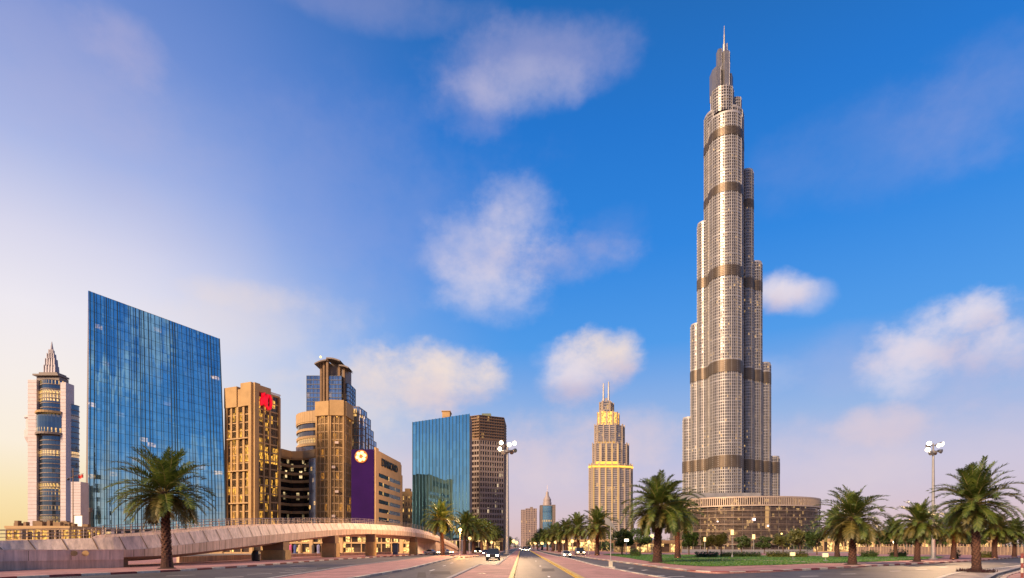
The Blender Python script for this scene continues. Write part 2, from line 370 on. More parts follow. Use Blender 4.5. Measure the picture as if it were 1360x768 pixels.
M_['brown'] = mat('brown_stone', (0.24, 0.145, 0.075), 0.75, 0, 0.18, 0.3)
M_['pinkwhite'] = mat('pink_white_stone', (0.60, 0.50, 0.48), 0.6, 0, 0.1, 0.3)
M_['purple'] = mat('purple_banner', (0.020, 0.004, 0.062), 0.8, 0, 0.15, 0.15, 0, 0.1)
M_['greywall'] = mat('grey_brown_wall', (0.22, 0.17, 0.14), 0.6, 0, 0.12, 0.2)
M_['burj_fin'] = mat('steel_fin', (0.43, 0.395, 0.365), 0.55, 0.35, 0.14, 0.06)
M_['burj_slab'] = mat('steel_spandrel', (0.34, 0.315, 0.295), 0.5, 0.45, 0.25, 0.08)
M_['burj_band'] = mat('bronze_louvre', (0.145, 0.108, 0.075), 0.45, 0.5, 0.25, 0.1)
M_['burj_top'] = mat('dark_steel_top', (0.24, 0.225, 0.225), 0.4, 0.6, 0.15, 0.1)
M_['bark'] = mat('palm_bark', (0.05, 0.022, 0.016), 0.9, 0, 0.5, 5, 0.6)
M_['scale'] = mat('palm_scale', (0.125, 0.058, 0.036), 0.85, 0, 0.4, 6)
M_['frond'] = leaf_mat('palm_frond', (0.046, 0.088, 0.016), (0.165, 0.20, 0.032), 0.30)
M_['frond_old'] = leaf_mat('palm_frond_old', (0.085, 0.085, 0.016), (0.19, 0.145, 0.035), 0.25)
M_['rachis'] = mat('palm_rachis', (0.25, 0.20, 0.07), 0.6)
M_['leaf'] = leaf_mat('tree_leaf', (0.024, 0.052, 0.012), (0.08, 0.115, 0.02), 0.25)
M_['leaf2'] = leaf_mat('olive_leaf', (0.06, 0.075, 0.016), (0.16, 0.15, 0.03), 0.25)
M_['trunk'] = mat('tree_bark', (0.10, 0.065, 0.045), 0.9, 0, 0.4, 6, 0.5)
M_['lamp_warm'] = emit('lamp_warm', (1.0, 0.56, 0.20), 1.6)
M_['lamp_amber'] = emit('lamp_amber', (1.0, 0.50, 0.12), 6.0)
M_['lamp_white'] = emit('lamp_white', (1.0, 0.82, 0.55), 5.0)
M_['gold_light'] = emit('gold_light', (1.0, 0.48, 0.06), 1.1)
M_['headlight'] = emit('headlight', (1.0, 0.78, 0.45), 16.0)
M_['red_sign'] = emit('red_sign', (0.9, 0.004, 0.02), 0.42); M_['red_sign'].node_tree.nodes['Principled BSDF'].inputs['Base Color'].default_value = (.5, .004, .02, 1)
M_['black'] = mat('black_letter', (0.015, 0.012, 0.012), 0.5)
M_['rubber'] = mat('rubber', (0.02, 0.02, 0.02), 0.8)
M_['hub'] = mat('alloy_hub', (0.4, 0.4, 0.4), 0.3, 0.8)
M_['white_plate'] = mat('white_plate', (0.7, 0.66, 0.6), 0.5)
M_['car_glass'] = mat('car_glass', (0.02, 0.025, 0.03), 0.08, 0.0, 0.1, 1, 0, 0.8)

# ------------------------------------------------------------------ ground, roads, pavements
def sheet(name, poly, z, m, kind='structure'):
    b = MB(); b.face([(p[0], p[1], z) for p in poly], [(p[0], p[1]) for p in poly]); return struct(b.build(name, m), kind)
sheet('ground', [(-6000, -2000), (6000, -2000), (6000, 9000), (-6000, 9000)], 0.0, M_['sand'])
sheet('road', [(-140, -20), (190, -20), (190, 130), (60, 160), (40, 700), (-40, 700), (-60, 176), (-140, 120)], 0.004, M_['asphalt'])

def resample(pts, step):
    out = [Vector(pts[0])]; acc = 0.0
    for a, b in zip(pts, pts[1:]):
        a, b = Vector(a), Vector(b); l = (b - a).length; t = step - acc
        while t < l: out.append(a + (b - a) * (t / l)); t += step
        acc = l - (t - step)
    if (out[-1] - Vector(pts[-1])).length > 0.2: out.append(Vector(pts[-1]))
    return out
def smooth_line(pts, n=6):
    P = [Vector(p) for p in pts]; out = []
    for i in range(len(P) - 1):
        p0, p1, p2, p3 = P[max(0, i - 1)], P[i], P[i + 1], P[min(len(P) - 1, i + 2)]
        for k in range(n):
            t = k / n
            out.append(0.5 * ((2 * p1) + (p2 - p0) * t + (2 * p0 - 5 * p1 + 4 * p2 - p3) * t * t + (3 * p1 - p0 - 3 * p2 + p3) * t ** 3))
    out.append(P[-1]); return out
def kerb(pts, mats, block=2.2, side=1, hgt=0.19, wid=0.34, name='kerb', gap=0.015):
    """painted kerb blocks along a line; side=+1 puts the stone on the right-hand side of the direction of travel"""
    b = MB(); P = resample(pts, block)
    for i, (a, c) in enumerate(zip(P, P[1:])):
        d = (c - a).normalized() * gap
        a2, c2 = a + d, c - d
        b.obox((a2.x, a2.y), (c2.x, c2.y), 0.0, wid * side, 0.0, hgt + random.uniform(-0.006, 0.006), i % len(mats))
    return struct(b.build(name, mats))
def slab(name, poly, m, z=0.13):
    b = MB(); p = [(q[0], q[1]) for q in poly]
    a = sum(p[i][0] * p[(i + 1) % len(p)][1] - p[(i + 1) % len(p)][0] * p[i][1] for i in range(len(p)))
    if a < 0: p.reverse()
    b.prism(p, 0.0, z); return struct(b.build(name, m))
RW = [M_['kerb_red'], M_['kerb_white']]
# left pavement with its red and white kerb
kl = smooth_line([G(x, y) for x, y in [(-130, 777), (35, 768), (150, 763), (245, 758.3), (340, 752), (430, 744.8), (480, 741.6), (530, 738.6), (570, 736.6)]])
far = [(G(570, 736)[0] - 6, G(570, 736)[1] + 8)]
slab('pavement', [*[(p.x, p.y) for p in kl], (-34, 178), (-62, 178), (-75, 90), (-70, 30)], M_['pink'])
kerb(kl, RW, 2.3, 1)
# triangular median on the left
eb_l = [G(188, 800), G(380, 768), G(470, 753), G(590, 738.2)]
eb_r = [G(298, 800), G(478, 768), G(540, 757), G(598, 742.2), G(606, 740.2)]
slab('median', [*eb_l, G(602, 738.2), *reversed(eb_r)], M_['pink'])
kerb(eb_r, [M_['kerb_grey'], M_['kerb_white']], 3.4, 1); kerb(eb_l, [M_['kerb_grey']], 3.0, -1)
# pavement under the left palm row
lp = [G(598, 739.6), G(618, 741.0), G(640, 738.6), G(660, 735.2), G(683, 728.6), G(690.5, 726.2)]
slab('pavement', [*lp, (X(660, 1000), 1000), G(600, 730.6), G(596, 735.5)], M_['pink'])
kerb(lp[:4], RW, 1.6, 1); kerb(lp[3:], [M_['kerb_grey'], M_['kerb_white']], 4, 1)
# central median, with the turning pocket
dl = [G(520, 810), G(605, 768), G(637.7, 752)]
dl2 = [G(662, 752), G(676, 739.8), G(690.4, 727.2)]
dr = [G(661, 810), G(676.7, 768), G(688.6, 736), G(691.7, 727.2)]
slab('median', [*dl, *dl2, *reversed(dr)], M_['pink'])
kerb(dl, [M_['kerb_grey']], 3.0, -1); kerb([dl[-1], dl2[0]], [M_['kerb_grey']], 1.5, -1); kerb(dl2, [M_['kerb_grey']], 3.0, -1)
kerb(dr, [M_['yellow']], 3.0, 1)
# right median
fl_ = [G(848, 810), G(771.4, 768), G(705.9, 732.3), G(696.6, 727.2)]
fr = smooth_line([G(698.5, 727.2), G(717.5, 733.7), G(754, 742), G(790, 751.7), G(828, 759.5), G(851, 764.3), G(884, 770), G(925, 780), G(935, 800), G(905, 812)], 4)
slab('median', [*reversed(fl_), *[(p.x, p.y) for p in reversed(fr)]], M_['pink'])
kerb(fl_, [M_['yellow']], 3.0, -1); kerb(fr, [M_['kerb_grey'], M_['kerb_white']], 2.4, 1)
# yellow edge lines
def line(name, pts, w, m, z=0.010, off=0.25):
    b = MB()
    for a, c in zip(pts, pts[1:]):
        a, c = Vector(a), Vector(c); n = Vector(((c - a).y, -(c - a).x)).normalized()
        q = [a + n * off, c + n * off, c + n * (off + w), a + n * (off + w)]
        b.face([(p.x, p.y, z) for p in q])
    return struct(b.build(name, m))
line('road_marking', dr, 0.14, M_['yellow'], 0.008, 0.25)
line('road_marking', fl_, 0.14, M_['yellow'], 0.008, -0.42)
def dash(px, py, length, w=0.15, along=None, m=None):
    x, y = G(px, py); b = MB()
    d = Vector(along if along else (X(692.8, 1), 1.0)).normalized(); n = Vector((d.y, -d.x)); c = Vector((x, y))
    q = [c - d * length / 2 - n * w / 2, c + d * length / 2 - n * w / 2, c + d * length / 2 + n * w / 2, c - d * length / 2 + n * w / 2]
    b.face([(p.x, p.y, 0.008) for p in reversed(q)])
    return struct(b.build('road_marking', m or M_['whitepaint']))
for px, py, l in [(717.5, 752, 2), (711.7, 745.3, 2.4), (706.3, 740, 3), (702.5, 735, 4), (729, 766, 1.5),
                  (574, 757.5, 3), (590, 751.5, 2.6), (600, 748, 3), (621, 742.5, 3), (631, 739.5, 3), (640, 736.6, 4)]:
    dash(px, py, l, 0.2)
for px, py in [(345, 762.5), (386, 760.3), (393, 757.4), (398, 754), (396, 751), (240, 764.5), (305, 767)]:
    dash(px, py, 2.2, 0.22, (0.9, 1.0))
for px, py, a in [(838, 754.8, (0.5, 1)), (856, 757.5, (0.6, 1)), (873, 764.8, (1, .6)), (898, 766, (1, .5)), (1075, 765.5, (1, .2)), (1127, 762.5, (1, .3)),
                  (1189, 758.6, (1, .4)), (1224, 756.5, (1, .4)), (1253, 753.5, (1, .5)), (1335, 749, (1, .5))]:
    dash(px, py, 1.7, 0.3, a)
for px, py in [(1284, 752), (1318, 752)]: dash(px, py, 3.5, 0.35, (1, 0.25), M_['yellow'])
# repaired patches, drain covers and tyre-dark lanes of the carriageways
M_['patch'] = mat('asphalt_patch', (0.054, 0.047, 0.042), .75, 0, .3, 2.0); M_['iron'] = mat('cast_iron', (.06, .05, .045), .5, .6, .3, 6)
for px, py, w_, l_ in ((728, 757, 1.3, 7), (585, 761, 1.8, 6), (560, 763.5, .7, 9), (735, 748, 1.0, 9), (905, 765.3, 2.2, 1.6), (1120, 764, 3.5, 1.2), (430, 755, 1.4, 5), (160, 766.5, 4, 1.0), (1210, 758, 4, 1.1), (698, 741, .8, 14)):
    x, y = G(px, py); a = math.atan2(x, y) if px < 870 else .2
    c_, s_ = math.cos(a), math.sin(a); b = MB(); q = [(-w_ / 2, -l_ / 2), (w_ / 2, -l_ / 2), (w_ / 2, l_ / 2), (-w_ / 2, l_ / 2)]
    b.face([(x + u * c_ + v * s_, y - u * s_ + v * c_, 0.0065) for u, v in q]); struct(b.build('road_patch', M_['patch']))
for px, py in ((722, 762), (862, 766.6), (575, 764.5), (1010, 766.2), (640, 764), (300, 760)):
    x, y = G(px, py); zz = .132 if px in (862, 640) else .006; b = MB(); b.lathe((x, y, zz), [(.36, 0), (.36, .008), (.3, .010), (.05, .010)], 20); struct(b.build('drain_cover', M_['iron']))
# right-hand pavement, lawns and the paths between
rl = smooth_line([G(x, y) for x, y in [(699.5, 727.2), (720, 732.4), (765, 739), (790, 743), (820, 747), (864, 753), (912, 759.3), (940, 761.5), (965, 762), (1018, 760.5), (1045, 759.2),
                  (1084, 757), (1148, 753.5), (1203, 750.3), (1258, 747.8), (1310, 744.5), (1360, 740.8), (1450, 736.5)]], 5)
slab('pavement', [*[(p.x, p.y) for p in rl], (230, 175), (120, 190), (40, 190), (60, 900), (20, 900)], M_['pink'])
kerb(rl[30:], [M_['kerb_red'], M_['kerb_white']], 1.9, -1); kerb(rl[:31], [M_['kerb_white'], M_['kerb_grey']], 2.2, -1)
lf = smooth_line([G(x, y) for x, y in [(800, 737.2), (830, 741.5), (868, 748), (903, 752), (945, 754), (989, 753), (1045, 751.6), (1084, 749.8), (1126, 748.9), (1192, 746.2), (1243, 743.4)]], 5)
lawn = [*[(p.x, p.y) for p in lf], G(1255, 740.6), G(1100, 739.6), G(960, 738.2), G(860, 737.2), G(815, 736.4)]
b = MB(); b.face([(p[0], p[1], 0.17) for p in lawn]); struct(b.build('lawn', M_['grass']), 'stuff')
# blades that break up the lawn's surface
def in_poly(x, y, P):
    c = False; j = len(P) - 1
    for i in range(len(P)):
        if (P[i][1] > y) != (P[j][1] > y) and x < (P[j][0] - P[i][0]) * (y - P[i][1]) / (P[j][1] - P[i][1]) + P[i][0]: c = not c
        j = i
    return c
b = MB(); rg = random.Random(3)
xs = [p[0] for p in lawn]; ys = [p[1] for p in lawn]; cnt = 0
while cnt < 14000:
    x, y = rg.uniform(min(xs), max(xs)), min(ys) + (max(ys) - min(ys)) * rg.random() ** 1.6
    if not in_poly(x, y, lawn): continue
    a = rg.uniform(0, 6.28); h_ = rg.uniform(0.05, 0.13); w_ = rg.uniform(0.05, 0.12); lx, ly = rg.uniform(-.05, .05), rg.uniform(-.05, .05)
    b.face([(x - math.cos(a) * w_, y - math.sin(a) * w_, 0.165), (x + math.cos(a) * w_, y + math.sin(a) * w_, 0.165), (x + lx, y + ly, 0.17 + h_)]); cnt += 1
M_['blade'] = leaf_mat('grass_blade', (0.04, 0.12, 0.014), (0.10, 0.20, 0.026), 0.2)
struct(b.build('grass', M_['blade']), 'stuff')
def strip(name, pts, w, z, m):
    b = MB()
    for a, c in zip(pts, pts[1:]):
        a, c = Vector(a), Vector(c); n = Vector(((c - a).y, -(c - a).x)).normalized() * w / 2
        b.face([(p.x, p.y, z) for p in (a - n, c - n, c + n, a + n)])
    return struct(b.build(name, m))
strip('path', [G(870, 741.2), G(930, 742.6), G(1000, 745.2), G(1060, 747.6), G(1092, 749.2)], 1.1, 0.19, M_['beige_paver'])
strip('path', [G(1150, 744.2), G(1210, 743.4), G(1260, 743)], 1.6, 0.19, M_['beige_paver'])
# right island
isl = [G(1225, 790), G(1240, 772), G(1255, 766.5), G(1270, 762.9), G(1307, 759.4), G(1357, 752.2), G(1420, 745.5), G(1432, 746.6), G(1360, 754.8), G(1325, 764.5), G(1312, 772), G(1296, 790)]
slab('median', isl, M_['beige_paver'], 0.14)
kerb(isl[1:7], [M_['kerb_white']], 1.5, 1); kerb(isl[7:11], [M_['kerb_grey']], 1.5, 1)
isl2 = [G(1326, 772), G(1334, 766.5), G(1366, 756.5), G(1440, 748), G(1460, 752), G(1400, 772)]
slab('median', isl2, M_['pink'], 0.14); kerb(isl2[0:4], [M_['kerb_red'], M_['kerb_white']], 1.4, 1)

# ------------------------------------------------------------------ bridge
def seg_interp(st, t):
    k = min(int(t), len(st) - 2); u = t - k
    p0, p1, p2, p3 = st[max(0, k - 1)], st[k], st[k + 1], st[min(len(st) - 1, k + 2)]
    return [0.5 * ((2 * p1[i]) + (p2[i] - p0[i]) * u + (2 * p0[i] - 5 * p1[i] + 4 * p2[i] - p3[i]) * u * u + (3 * p1[i] - p0[i] - 3 * p2[i] + p3[i]) * u ** 3) for i in range(len(p1))]
def bridge():
    root = empty('road_bridge', (-41, 90, 0), 'pale concrete bridge arching over the left road on thick ochre piers', 'bridge')
    st = []
    for px, Y, zb, zm, zt in [(-150, 44, .5, 1.5, 2.3), (0, 55.5, .9, 2.1, 2.95), (165, 63.2, 1.25, 2.05, 3.5), (240, 71, 1.47, 2.6, 4.1), (340, 87, 2.6, 3.93, 5.47),
                              (430, 113, 4.3, 5.5, 6.9), (485, 132, 5.2, 6.3, 7.65), (545, 154, 5.05, 6.2, 7.5), (580, 172, 4.0, 4.9, 5.95), (609, 195, 0.9, 1.6, 2.65)]:
        st.append((X(px, Y), Y, zb, zm, zt))
    n = 90
    S = [seg_interp(st, i * (len(st) - 1) / n) for i in range(n + 1)]
    nor = []
    for i in range(n + 1):
        a, c = S[max(0, i - 1)], S[min(n, i + 1)]; d = Vector((c[0] - a[0], c[1] - a[1])).normalized(); nor.append(Vector((d.y, -d.x)))   # points to the viewer's side
    W = 8.0
    deck, fas_, pan_, rail_ = MB(), (MB(), MB()), (MB(), MB()), (MB(), MB())
    def P(i, o, z): return (S[i][0] + nor[i].x * o, S[i][1] + nor[i].y * o, z)
    for i in range(n):
        j = i + 1; zb0, zm0, zt0 = S[i][2:]; zb1, zm1, zt1 = S[j][2:]
        # underside: sloping up from the fascia to a flat belly, then to the far fascia
        for (o0, d0), (o1, d1) in [((-0.25, 0.0), (-2.2, -0.55)), ((-2.2, -0.55), (-W + 2.2, -0.55)), ((-W + 2.2, -0.55), (-W + .25, 0))]:
            deck.face([P(i, o0, zb0 + d0), P(i, o1, zb0 + d1), P(j, o1, zb1 + d1), P(j, o0, zb1 + d0)])
        deck.face([P(i, -0.5, zm0 + .25), P(j, -0.5, zm1 + .25), P(j, -W + .5, zm1 + .25), P(i, -W + .5, zm0 + .25)])
        for o, sgn in ((0, 1), (-W, -1)):
            fas, pan = fas_[sgn < 0], pan_[sgn < 0]
            q = [P(i, o, zb0), P(j, o, zb1), P(j, o, zm1), P(i, o, zm0)]
            fas.face(q if sgn > 0 else q[::-1])
            u = [P(i, o, zb0), P(i, o - .25 * sgn, zb0), P(j, o - .25 * sgn, zb1), P(j, o, zb1)]; fas.face(u if sgn > 0 else u[::-1])
            # ledge on top of the fascia and the panels leaning inwards above it
            l = [P(i, o, zm0), P(j, o, zm1), P(j, o - .14 * sgn, zm1), P(i, o - .14 * sgn, zm0)]; fas.face(l if sgn > 0 else l[::-1])
            lean = 0.62
            q = [P(i, o - .14 * sgn, zm0 + .004), P(j, o - .14 * sgn, zm1 + .004), P(j, o - lean * sgn, zt1), P(i, o - lean * sgn, zt0)]; pan.face(q if sgn > 0 else q[::-1])
            q = [P(i, o - lean * sgn, zt0), P(j, o - lean * sgn, zt1), P(j, o - (lean + .2) * sgn, zt1), P(i, o - (lean + .2) * sgn, zt0)]; pan.face(q if sgn > 0 else q[::-1])
            q = [P(i, o - (lean + .2) * sgn, zt0), P(j, o - (lean + .2) * sgn, zt1), P(j, o - .7 * sgn, zm1 + .2), P(i, o - .7 * sgn, zm0 + .2)]; pan.face(q if sgn > 0 else q[::-1])
    # panel joints: raised ribs between the panels and thin grooves on the fascia
    rib, gro = pan_[0], fas_[0]
    L_ = [0.0]
    for i in range(n): L_.append(L_[-1] + math.hypot(S[i + 1][0] - S[i][0], S[i + 1][1] - S[i][1]))
    def at(d):
        for i in range(n):
            if L_[i + 1] >= d:
                t = (d - L_[i]) / (L_[i + 1] - L_[i]); return i, t
        return n - 1, 1.0
    def Pt(d, o, k, dz=0):
        i, t = at(d); j = i + 1
        z = S[i][k] + (S[j][k] - S[i][k]) * t; x = S[i][0] + (S[j][0] - S[i][0]) * t; y = S[i][1] + (S[j][1] - S[i][1]) * t
        nn = nor[i].lerp(nor[j], t); return (x + nn.x * o, y + nn.y * o, z + dz)
    d = 1.0; k = 0
    while d < L_[-1] - .5:
        e = 0.05; sl = 0.5
        rib.face([Pt(d + sl, -.10, 3, .02), Pt(d + e * 2 + sl, -.10, 3, .02), Pt(d + e * 2, -.58, 4, .02), Pt(d, -.58, 4, .02)], None, 1)
        for dd in (0, 1.3):
            gro.face([Pt(d + dd, .006, 2), Pt(d + dd + .06, .006, 2), Pt(d + dd + .06, .006, 3), Pt(d + dd, .006, 3)], None, 1)
        d += 2.6
    # railing: posts and three rails over the near parapet, and the same over the far one
    for o in (-.72, -W + .72):
        rail = rail_[o < -1]; d = 0.5
        while d < L_[-1] - 1:
            p = Pt(d, o, 4); rail.tube([p, (p[0], p[1], p[2] + 1.1)], 0.045, n=5); d += 2.0
        for hz in (0.35, 0.7, 1.08):
            rail.tube([Pt(min(L_[-1] - .2, .3 + q * 2.4), o, 4, hz) for q in range(int(L_[-1] / 2.4))], 0.032, n=5)
    deck.build('deck', M_['concrete'], root); [q.build('fascia', [M_['concrete'], M_['brown']], root) for q in fas_]
    [q.build('parapet_panel', [M_['panel'], M_['brown']], root) for q in pan_]
    [q.build('railing', M_['rail'], root) for q in rail_]
    # piers
    for px0, px1, Y, zt, rnd in [(345, 378, 96, 2.75, 0), (426, 446, 117, 4.0, 0), (484, 498.5, 134, 4.7, 1), (543, 552.5, 157, 4.5, 0)]:
        x0, x1 = X(px0, Y), X(px1, Y); pb = MB(); dep = 3.2 if not rnd else 1.6
        if rnd: pb.lathe(((x0 + x1) / 2, Y + 1, 0), [((x1 - x0) / 2, 0), ((x1 - x0) / 2, zt - 1.3)], 20)
        else:
            c = .3; pb.prism([(x0 + c, Y), (x1 - c, Y), (x1, Y + c), (x1, Y + dep - c), (x1 - c, Y + dep), (x0 + c, Y + dep), (x0, Y + dep - c), (x0, Y + c)], 0, zt - 1.0)
        po = pb.build('pier', M_['pier'], root)
        cb = MB(); w_ = (x1 - x0) * .42; m_ = (x0 + x1) / 2
        cb.box(m_ - w_, m_ + w_, Y + .3, Y + max(1.9, dep - .3), zt - (1.3 if rnd else 1.0), zt + .6)
        cb.build('bearing', M_['brown'], po)
    # closed wall under the far landing
    ab = MB()
    for i in range(int(n * .89), n):
        j = i + 1
        ab.face([P(i, -.3, 0), P(j, -.3, 0), P(j, -.3, S[j][2] + .1), P(i, -.3, S[i][2] + .1)])
        ab.face([P(i, -W + .3, S[i][2]), P(j, -W + .3, S[j][2]), P(j, -W + .3, 0), P(i, -W + .3, 0)])
    i = int(n * .89); ab.face([P(i, -W + .3, 0), P(i, -.3, 0), P(i, -.3, S[i][2]), P(i, -W + .3, S[i][2])])
    ab.build('abutment', M_['concrete'], root)
    # closed base under the near ramp
    ab = MB()
    k1 = int(n * 2.15 / (len(st) - 1))
    for i in range(0, k1):
        j = i + 1; ab.face([P(i, -.7, 0), P(j, -.7, 0), P(j, -.7, S[j][2] + .05), P(i, -.7, S[i][2] + .05)])
    ab.face([P(k1, -.7, 0), P(k1, -W + .7, 0), P(k1, -W + .7, S[k1][2]), P(k1, -.7, S[k1][2])])
    ab.build('abutment', M_['brown'], root)
bridge()
# retaining wall at the foot of the ramp
def ret_wall():
    pts = [G(-170, 769), G(-60, 762.5), G(0, 759.8), G(90, 757.4), G(164, 755.4)]
    root = empty('retaining_wall', (pts[3][0], pts[3][1], 0), 'low beige panelled wall below the bridge ramp at the pavement', 'wall')
    w, c, j = MB(), MB(), MB()
    for a, e in zip(pts, pts[1:]):
        w.obox(a, e, -0.7, 0, 0, 1.0); c.obox(a, e, -0.7, .05, 1.0, 2.02); c.obox(a, e, -0.72, .09, 2.02, 2.1)
    P_ = resample(pts, 3.4)
    for a, e in zip(P_, P_[1:]):
        dd = (e - a).normalized() * .04
        j.obox((a.x, a.y), (a.x + dd.x, a.y + dd.y), .04, .056, 1.03, 2.0)
    w.build('lower_wall', M_['concrete'], root); c.build('upper_wall', M_['panel'], root); j.build('joint', M_['brown'], root)
    for px in (100, 115):
        l = MB(); Y = 58.4 + (px - 100) * .05; x, z = X(px, Y), Z(735, Y)
        l.tube([(x, Y - .03, z), (x + .1, Y - .3, z)], .24, .3, 12); l.build('light_fitting', M_['trunk'] if px == 100 else M_['tan'], root)
ret_wall()
lw = MB(); P_ = [G(238, 748.5), G(300, 745.4), G(343, 743.4)]
for a, e in zip(P_, P_[1:]): lw.obox(a, e, -.4, 0, 0, .85); lw.obox(a, e, -.45, .05, .85, .95)
tag(lw.build('low_wall', M_['concrete']), 'low pinkish wall under the bridge beside the first pier', 'wall')

# ------------------------------------------------------------------ buildings
def facade(P0, P1, z0, z1, nf, nc, g, s, f, st=0.5, sd_=0.25, fw=0.3, fd=0.35, ends=True):
    dx, dy = P1[0] - P0[0], P1[1] - P0[1]; l = math.hypot(dx, dy); tx, ty = dx / l, dy / l
    if g: g.face([(P0[0], P0[1], z0), (P1[0], P1[1], z0), (P1[0], P1[1], z1), (P0[0], P0[1], z1)], [(0, z0), (l, z0), (l, z1), (0, z1)])
    if s and nf:
        for k in range(nf + 1):
            z = z0 + (z1 - z0) * k / nf; a = max(z0, z - st / 2); c = min(z1, z + st / 2)
            s.obox(P0, P1, 0.01, sd_, a, c)
    if f and nc:
        for k in range(nc + 1):
            if not ends and k in (0, nc): continue
            u = l * k / nc; u0 = max(0, u - fw / 2); u1 = min(l, u + fw / 2)
            f.obox((P0[0] + tx * u0, P0[1] + ty * u0), (P0[0] + tx * u1, P0[1] + ty * u1), 0.012, fd, z0, z1)
def ell(cx, cy_, rx, ry, n, a0=0.0, a1=2 * math.pi, closed=True):
    m = n if closed else n + 1
    return [(cx + rx * math.cos(a0 + (a1 - a0) * k / n), cy_ + ry * math.sin(a0 + (a1 - a0) * k / n)) for k in range(m)]
def text_mesh(txt, size, ext, name, m, parent, loc, xdir, zdir=(0, 0, 1), wscale=1.0):
    cu = bpy.data.curves.new(name, 'FONT'); cu.body = txt; cu.size = size; cu.extrude = ext; cu.offset = size * 0.018
    to = bpy.data.objects.new(name, cu); col.objects.link(to)
    bpy.context.view_layer.update()
    me = bpy.data.meshes.new_from_object(to.evaluated_get(bpy.context.evaluated_depsgraph_get()))
    bpy.data.objects.remove(to)
    x = Vector(xdir).normalized(); y = Vector(zdir); z = x.cross(y)
    off = Vector(loc) - (parent_world(parent) if parent else Vector())
    mt = Matrix(((x.x * wscale, y.x, z.x, off.x), (x.y * wscale, y.y, z.y, off.y), (x.z * wscale, y.z, z.z, off.z), (0, 0, 0, 1)))
    me.transform(mt); me.materials.clear(); me.materials.append(m)
    o = bpy.data.objects.new(name, me); col.objects.link(o)
    if parent: o.parent = parent
    return o

# --- left tower with the stepped spire
def spire_tower():
    Y = 420.0; x = lambda p: X(p, Y); z = lambda p: Z(p, Y)
    r = empty('office_tower', (x(65), Y + 15, 0), 'slim pinkish white tower with curved glass bay and pointed steel spire', 'tower')
    gm = glass('bay_glass', (0.10, 0.15, 0.20), 1.6, 4.0, 0.24, (1.0, 0.55, 0.13), 1.0, 0.07, 0.75, 0.02)
    g, s, w = MB(), MB(), MB()
    # curved glass bay between two stone blades
    arc = [(x(53) + (x(84.5) - x(53)) * t, Y - 5.0 * math.sin(math.pi * t)) for t in [k / 10 for k in range(11)]]
    for a, c in zip(arc, arc[1:]): facade(a, c, 8, z(506), 34, 0, g, s, None, 0.7, 0.3)
    g.build('glass_bay', gm, r); s.build('floor_band', M_['greywall'], r)
    w.box(x(41.5), x(53), Y - 3, Y + 9, 0, z(506)); w.box(x(84.5), x(91.6), Y - 3, Y + 5, 0, z(509.5))
    w.box(x(53), x(84.5), Y + 1, Y + 9, 0, z(507))
    jn = w
    for k in range(1, 46): jn.box(x(41.5) + .05, x(53) - .05, Y - 3.03, Y - 2.9, k * 2.7, k * 2.7 + .18, 1); jn.box(x(84.5) + .05, x(91.6) - .05, Y - 3.03, Y - 2.9, k * 2.6, k * 2.6 + .18, 1)
    w.build('stone_blade', [M_['pinkwhite'], M_['greywall']], r)
    # side glass cylinders
    for cx, top, rr, bt in ((41.5, 588, 4.9, 0), (88.6, 536, 3.3, 0)):
        g2, s2 = MB(), MB(); ring = ell(x(cx), Y + 6, rr, 4.5, 18)
        for a, c in zip(ring, ring[1:] + ring[:1]): facade(a, c, 0, z(top), 26, 1, g2, s2, None, 0.6, 0.25)
        g2.face([(p[0], p[1], z(top)) for p in ring]); g2.build('side_glass', gm, r); s2.build('floor_band', M_['greywall'], r)
    # bulging drum high on the tower, with gold lit rim
    d = MB(); d.lathe((x(40), Y + 4, 0), [(4.2, z(588)), (5.9, z(581)), (6.0, z(571)), (5.0, z(569.5)), (5.0, z(556)), (6.0, z(555)), (5.6, z(552))], 24); d.build('bulging_drum', M_['pinkwhite'], r)
    g3 = MB(); arc2 = [(x(52) + (x(86) - x(52)) * t, Y - 3.2 - 6.0 * math.sin(math.pi * t)) for t in [k / 10 for k in range(11)]]
    for a, c in zip(arc2, arc2[1:]): facade(a, c, z(579), z(554), 3, 0, g3, None, None)
    poly = arc2; g3.face([(p[0], p[1], z(554)) for p in poly]); g3.face([(p[0], p[1], z(579)) for p in reversed(poly)])
    g3.build('bulging_bay', gm, r)
    for q in (551, 579):
        bb = MB()
        for a, c in zip(arc2, arc2[1:]): bb.obox(a, c, -1.5, .5, z(q), z(q) + 1.6)
        bb.build('rim', M_['tan'] if q == 551 else M_['greywall'], r)
    # crown, spire
    c = MB(); c.box(x(50), x(80), Y - 1, Y + 8, z(506), z(501)); c.box(x(47.5), x(81), Y - 3, Y + 8, z(500.2), z(498)); c.box(x(53), x(77), Y - 1, Y + 8, z(498), z(495)); c.build('crown_slab', M_['greywall'], r)
    sp = MB(); xc = x(64.5); yc = Y + 3
    for (w0, z0, z1) in ((8.2, 495, 485), (6.8, 485, 476), (5.0, 476, 469), (3.2, 469, 464)):
        ring = lambda w_, zz: [(xc - w_ / 2, yc - w_ / 4, z(zz)), (xc + w_ / 2, yc - w_ / 4, z(zz)), (xc + w_ / 2, yc + w_ / 4, z(zz)), (xc - w_ / 2, yc + w_ / 4, z(zz))]
        sp.loft([ring(w0, z0), ring(w0 * .93, z1)])
        for k in range(5):
            u = xc - w0 / 2 + w0 * k / 4; sp.box(u - .2, u + .2, yc - w0 / 4 - .35, yc - w0 / 4 + .2, z(z0), z(z1) + .6)
    sp.loft([[(xc + 1.3 * math.cos(R(a)), yc + 1.0 * math.sin(R(a)), z(464)) for a in range(45, 405, 60)], [(xc + .15 * math.cos(R(a)), yc + .15 * math.sin(R(a)), z(452)) for a in range(45, 405, 60)]])
    sp.build('spire', mat('spire_steel', (0.27, 0.24, 0.27), 0.5, 0.3), r)
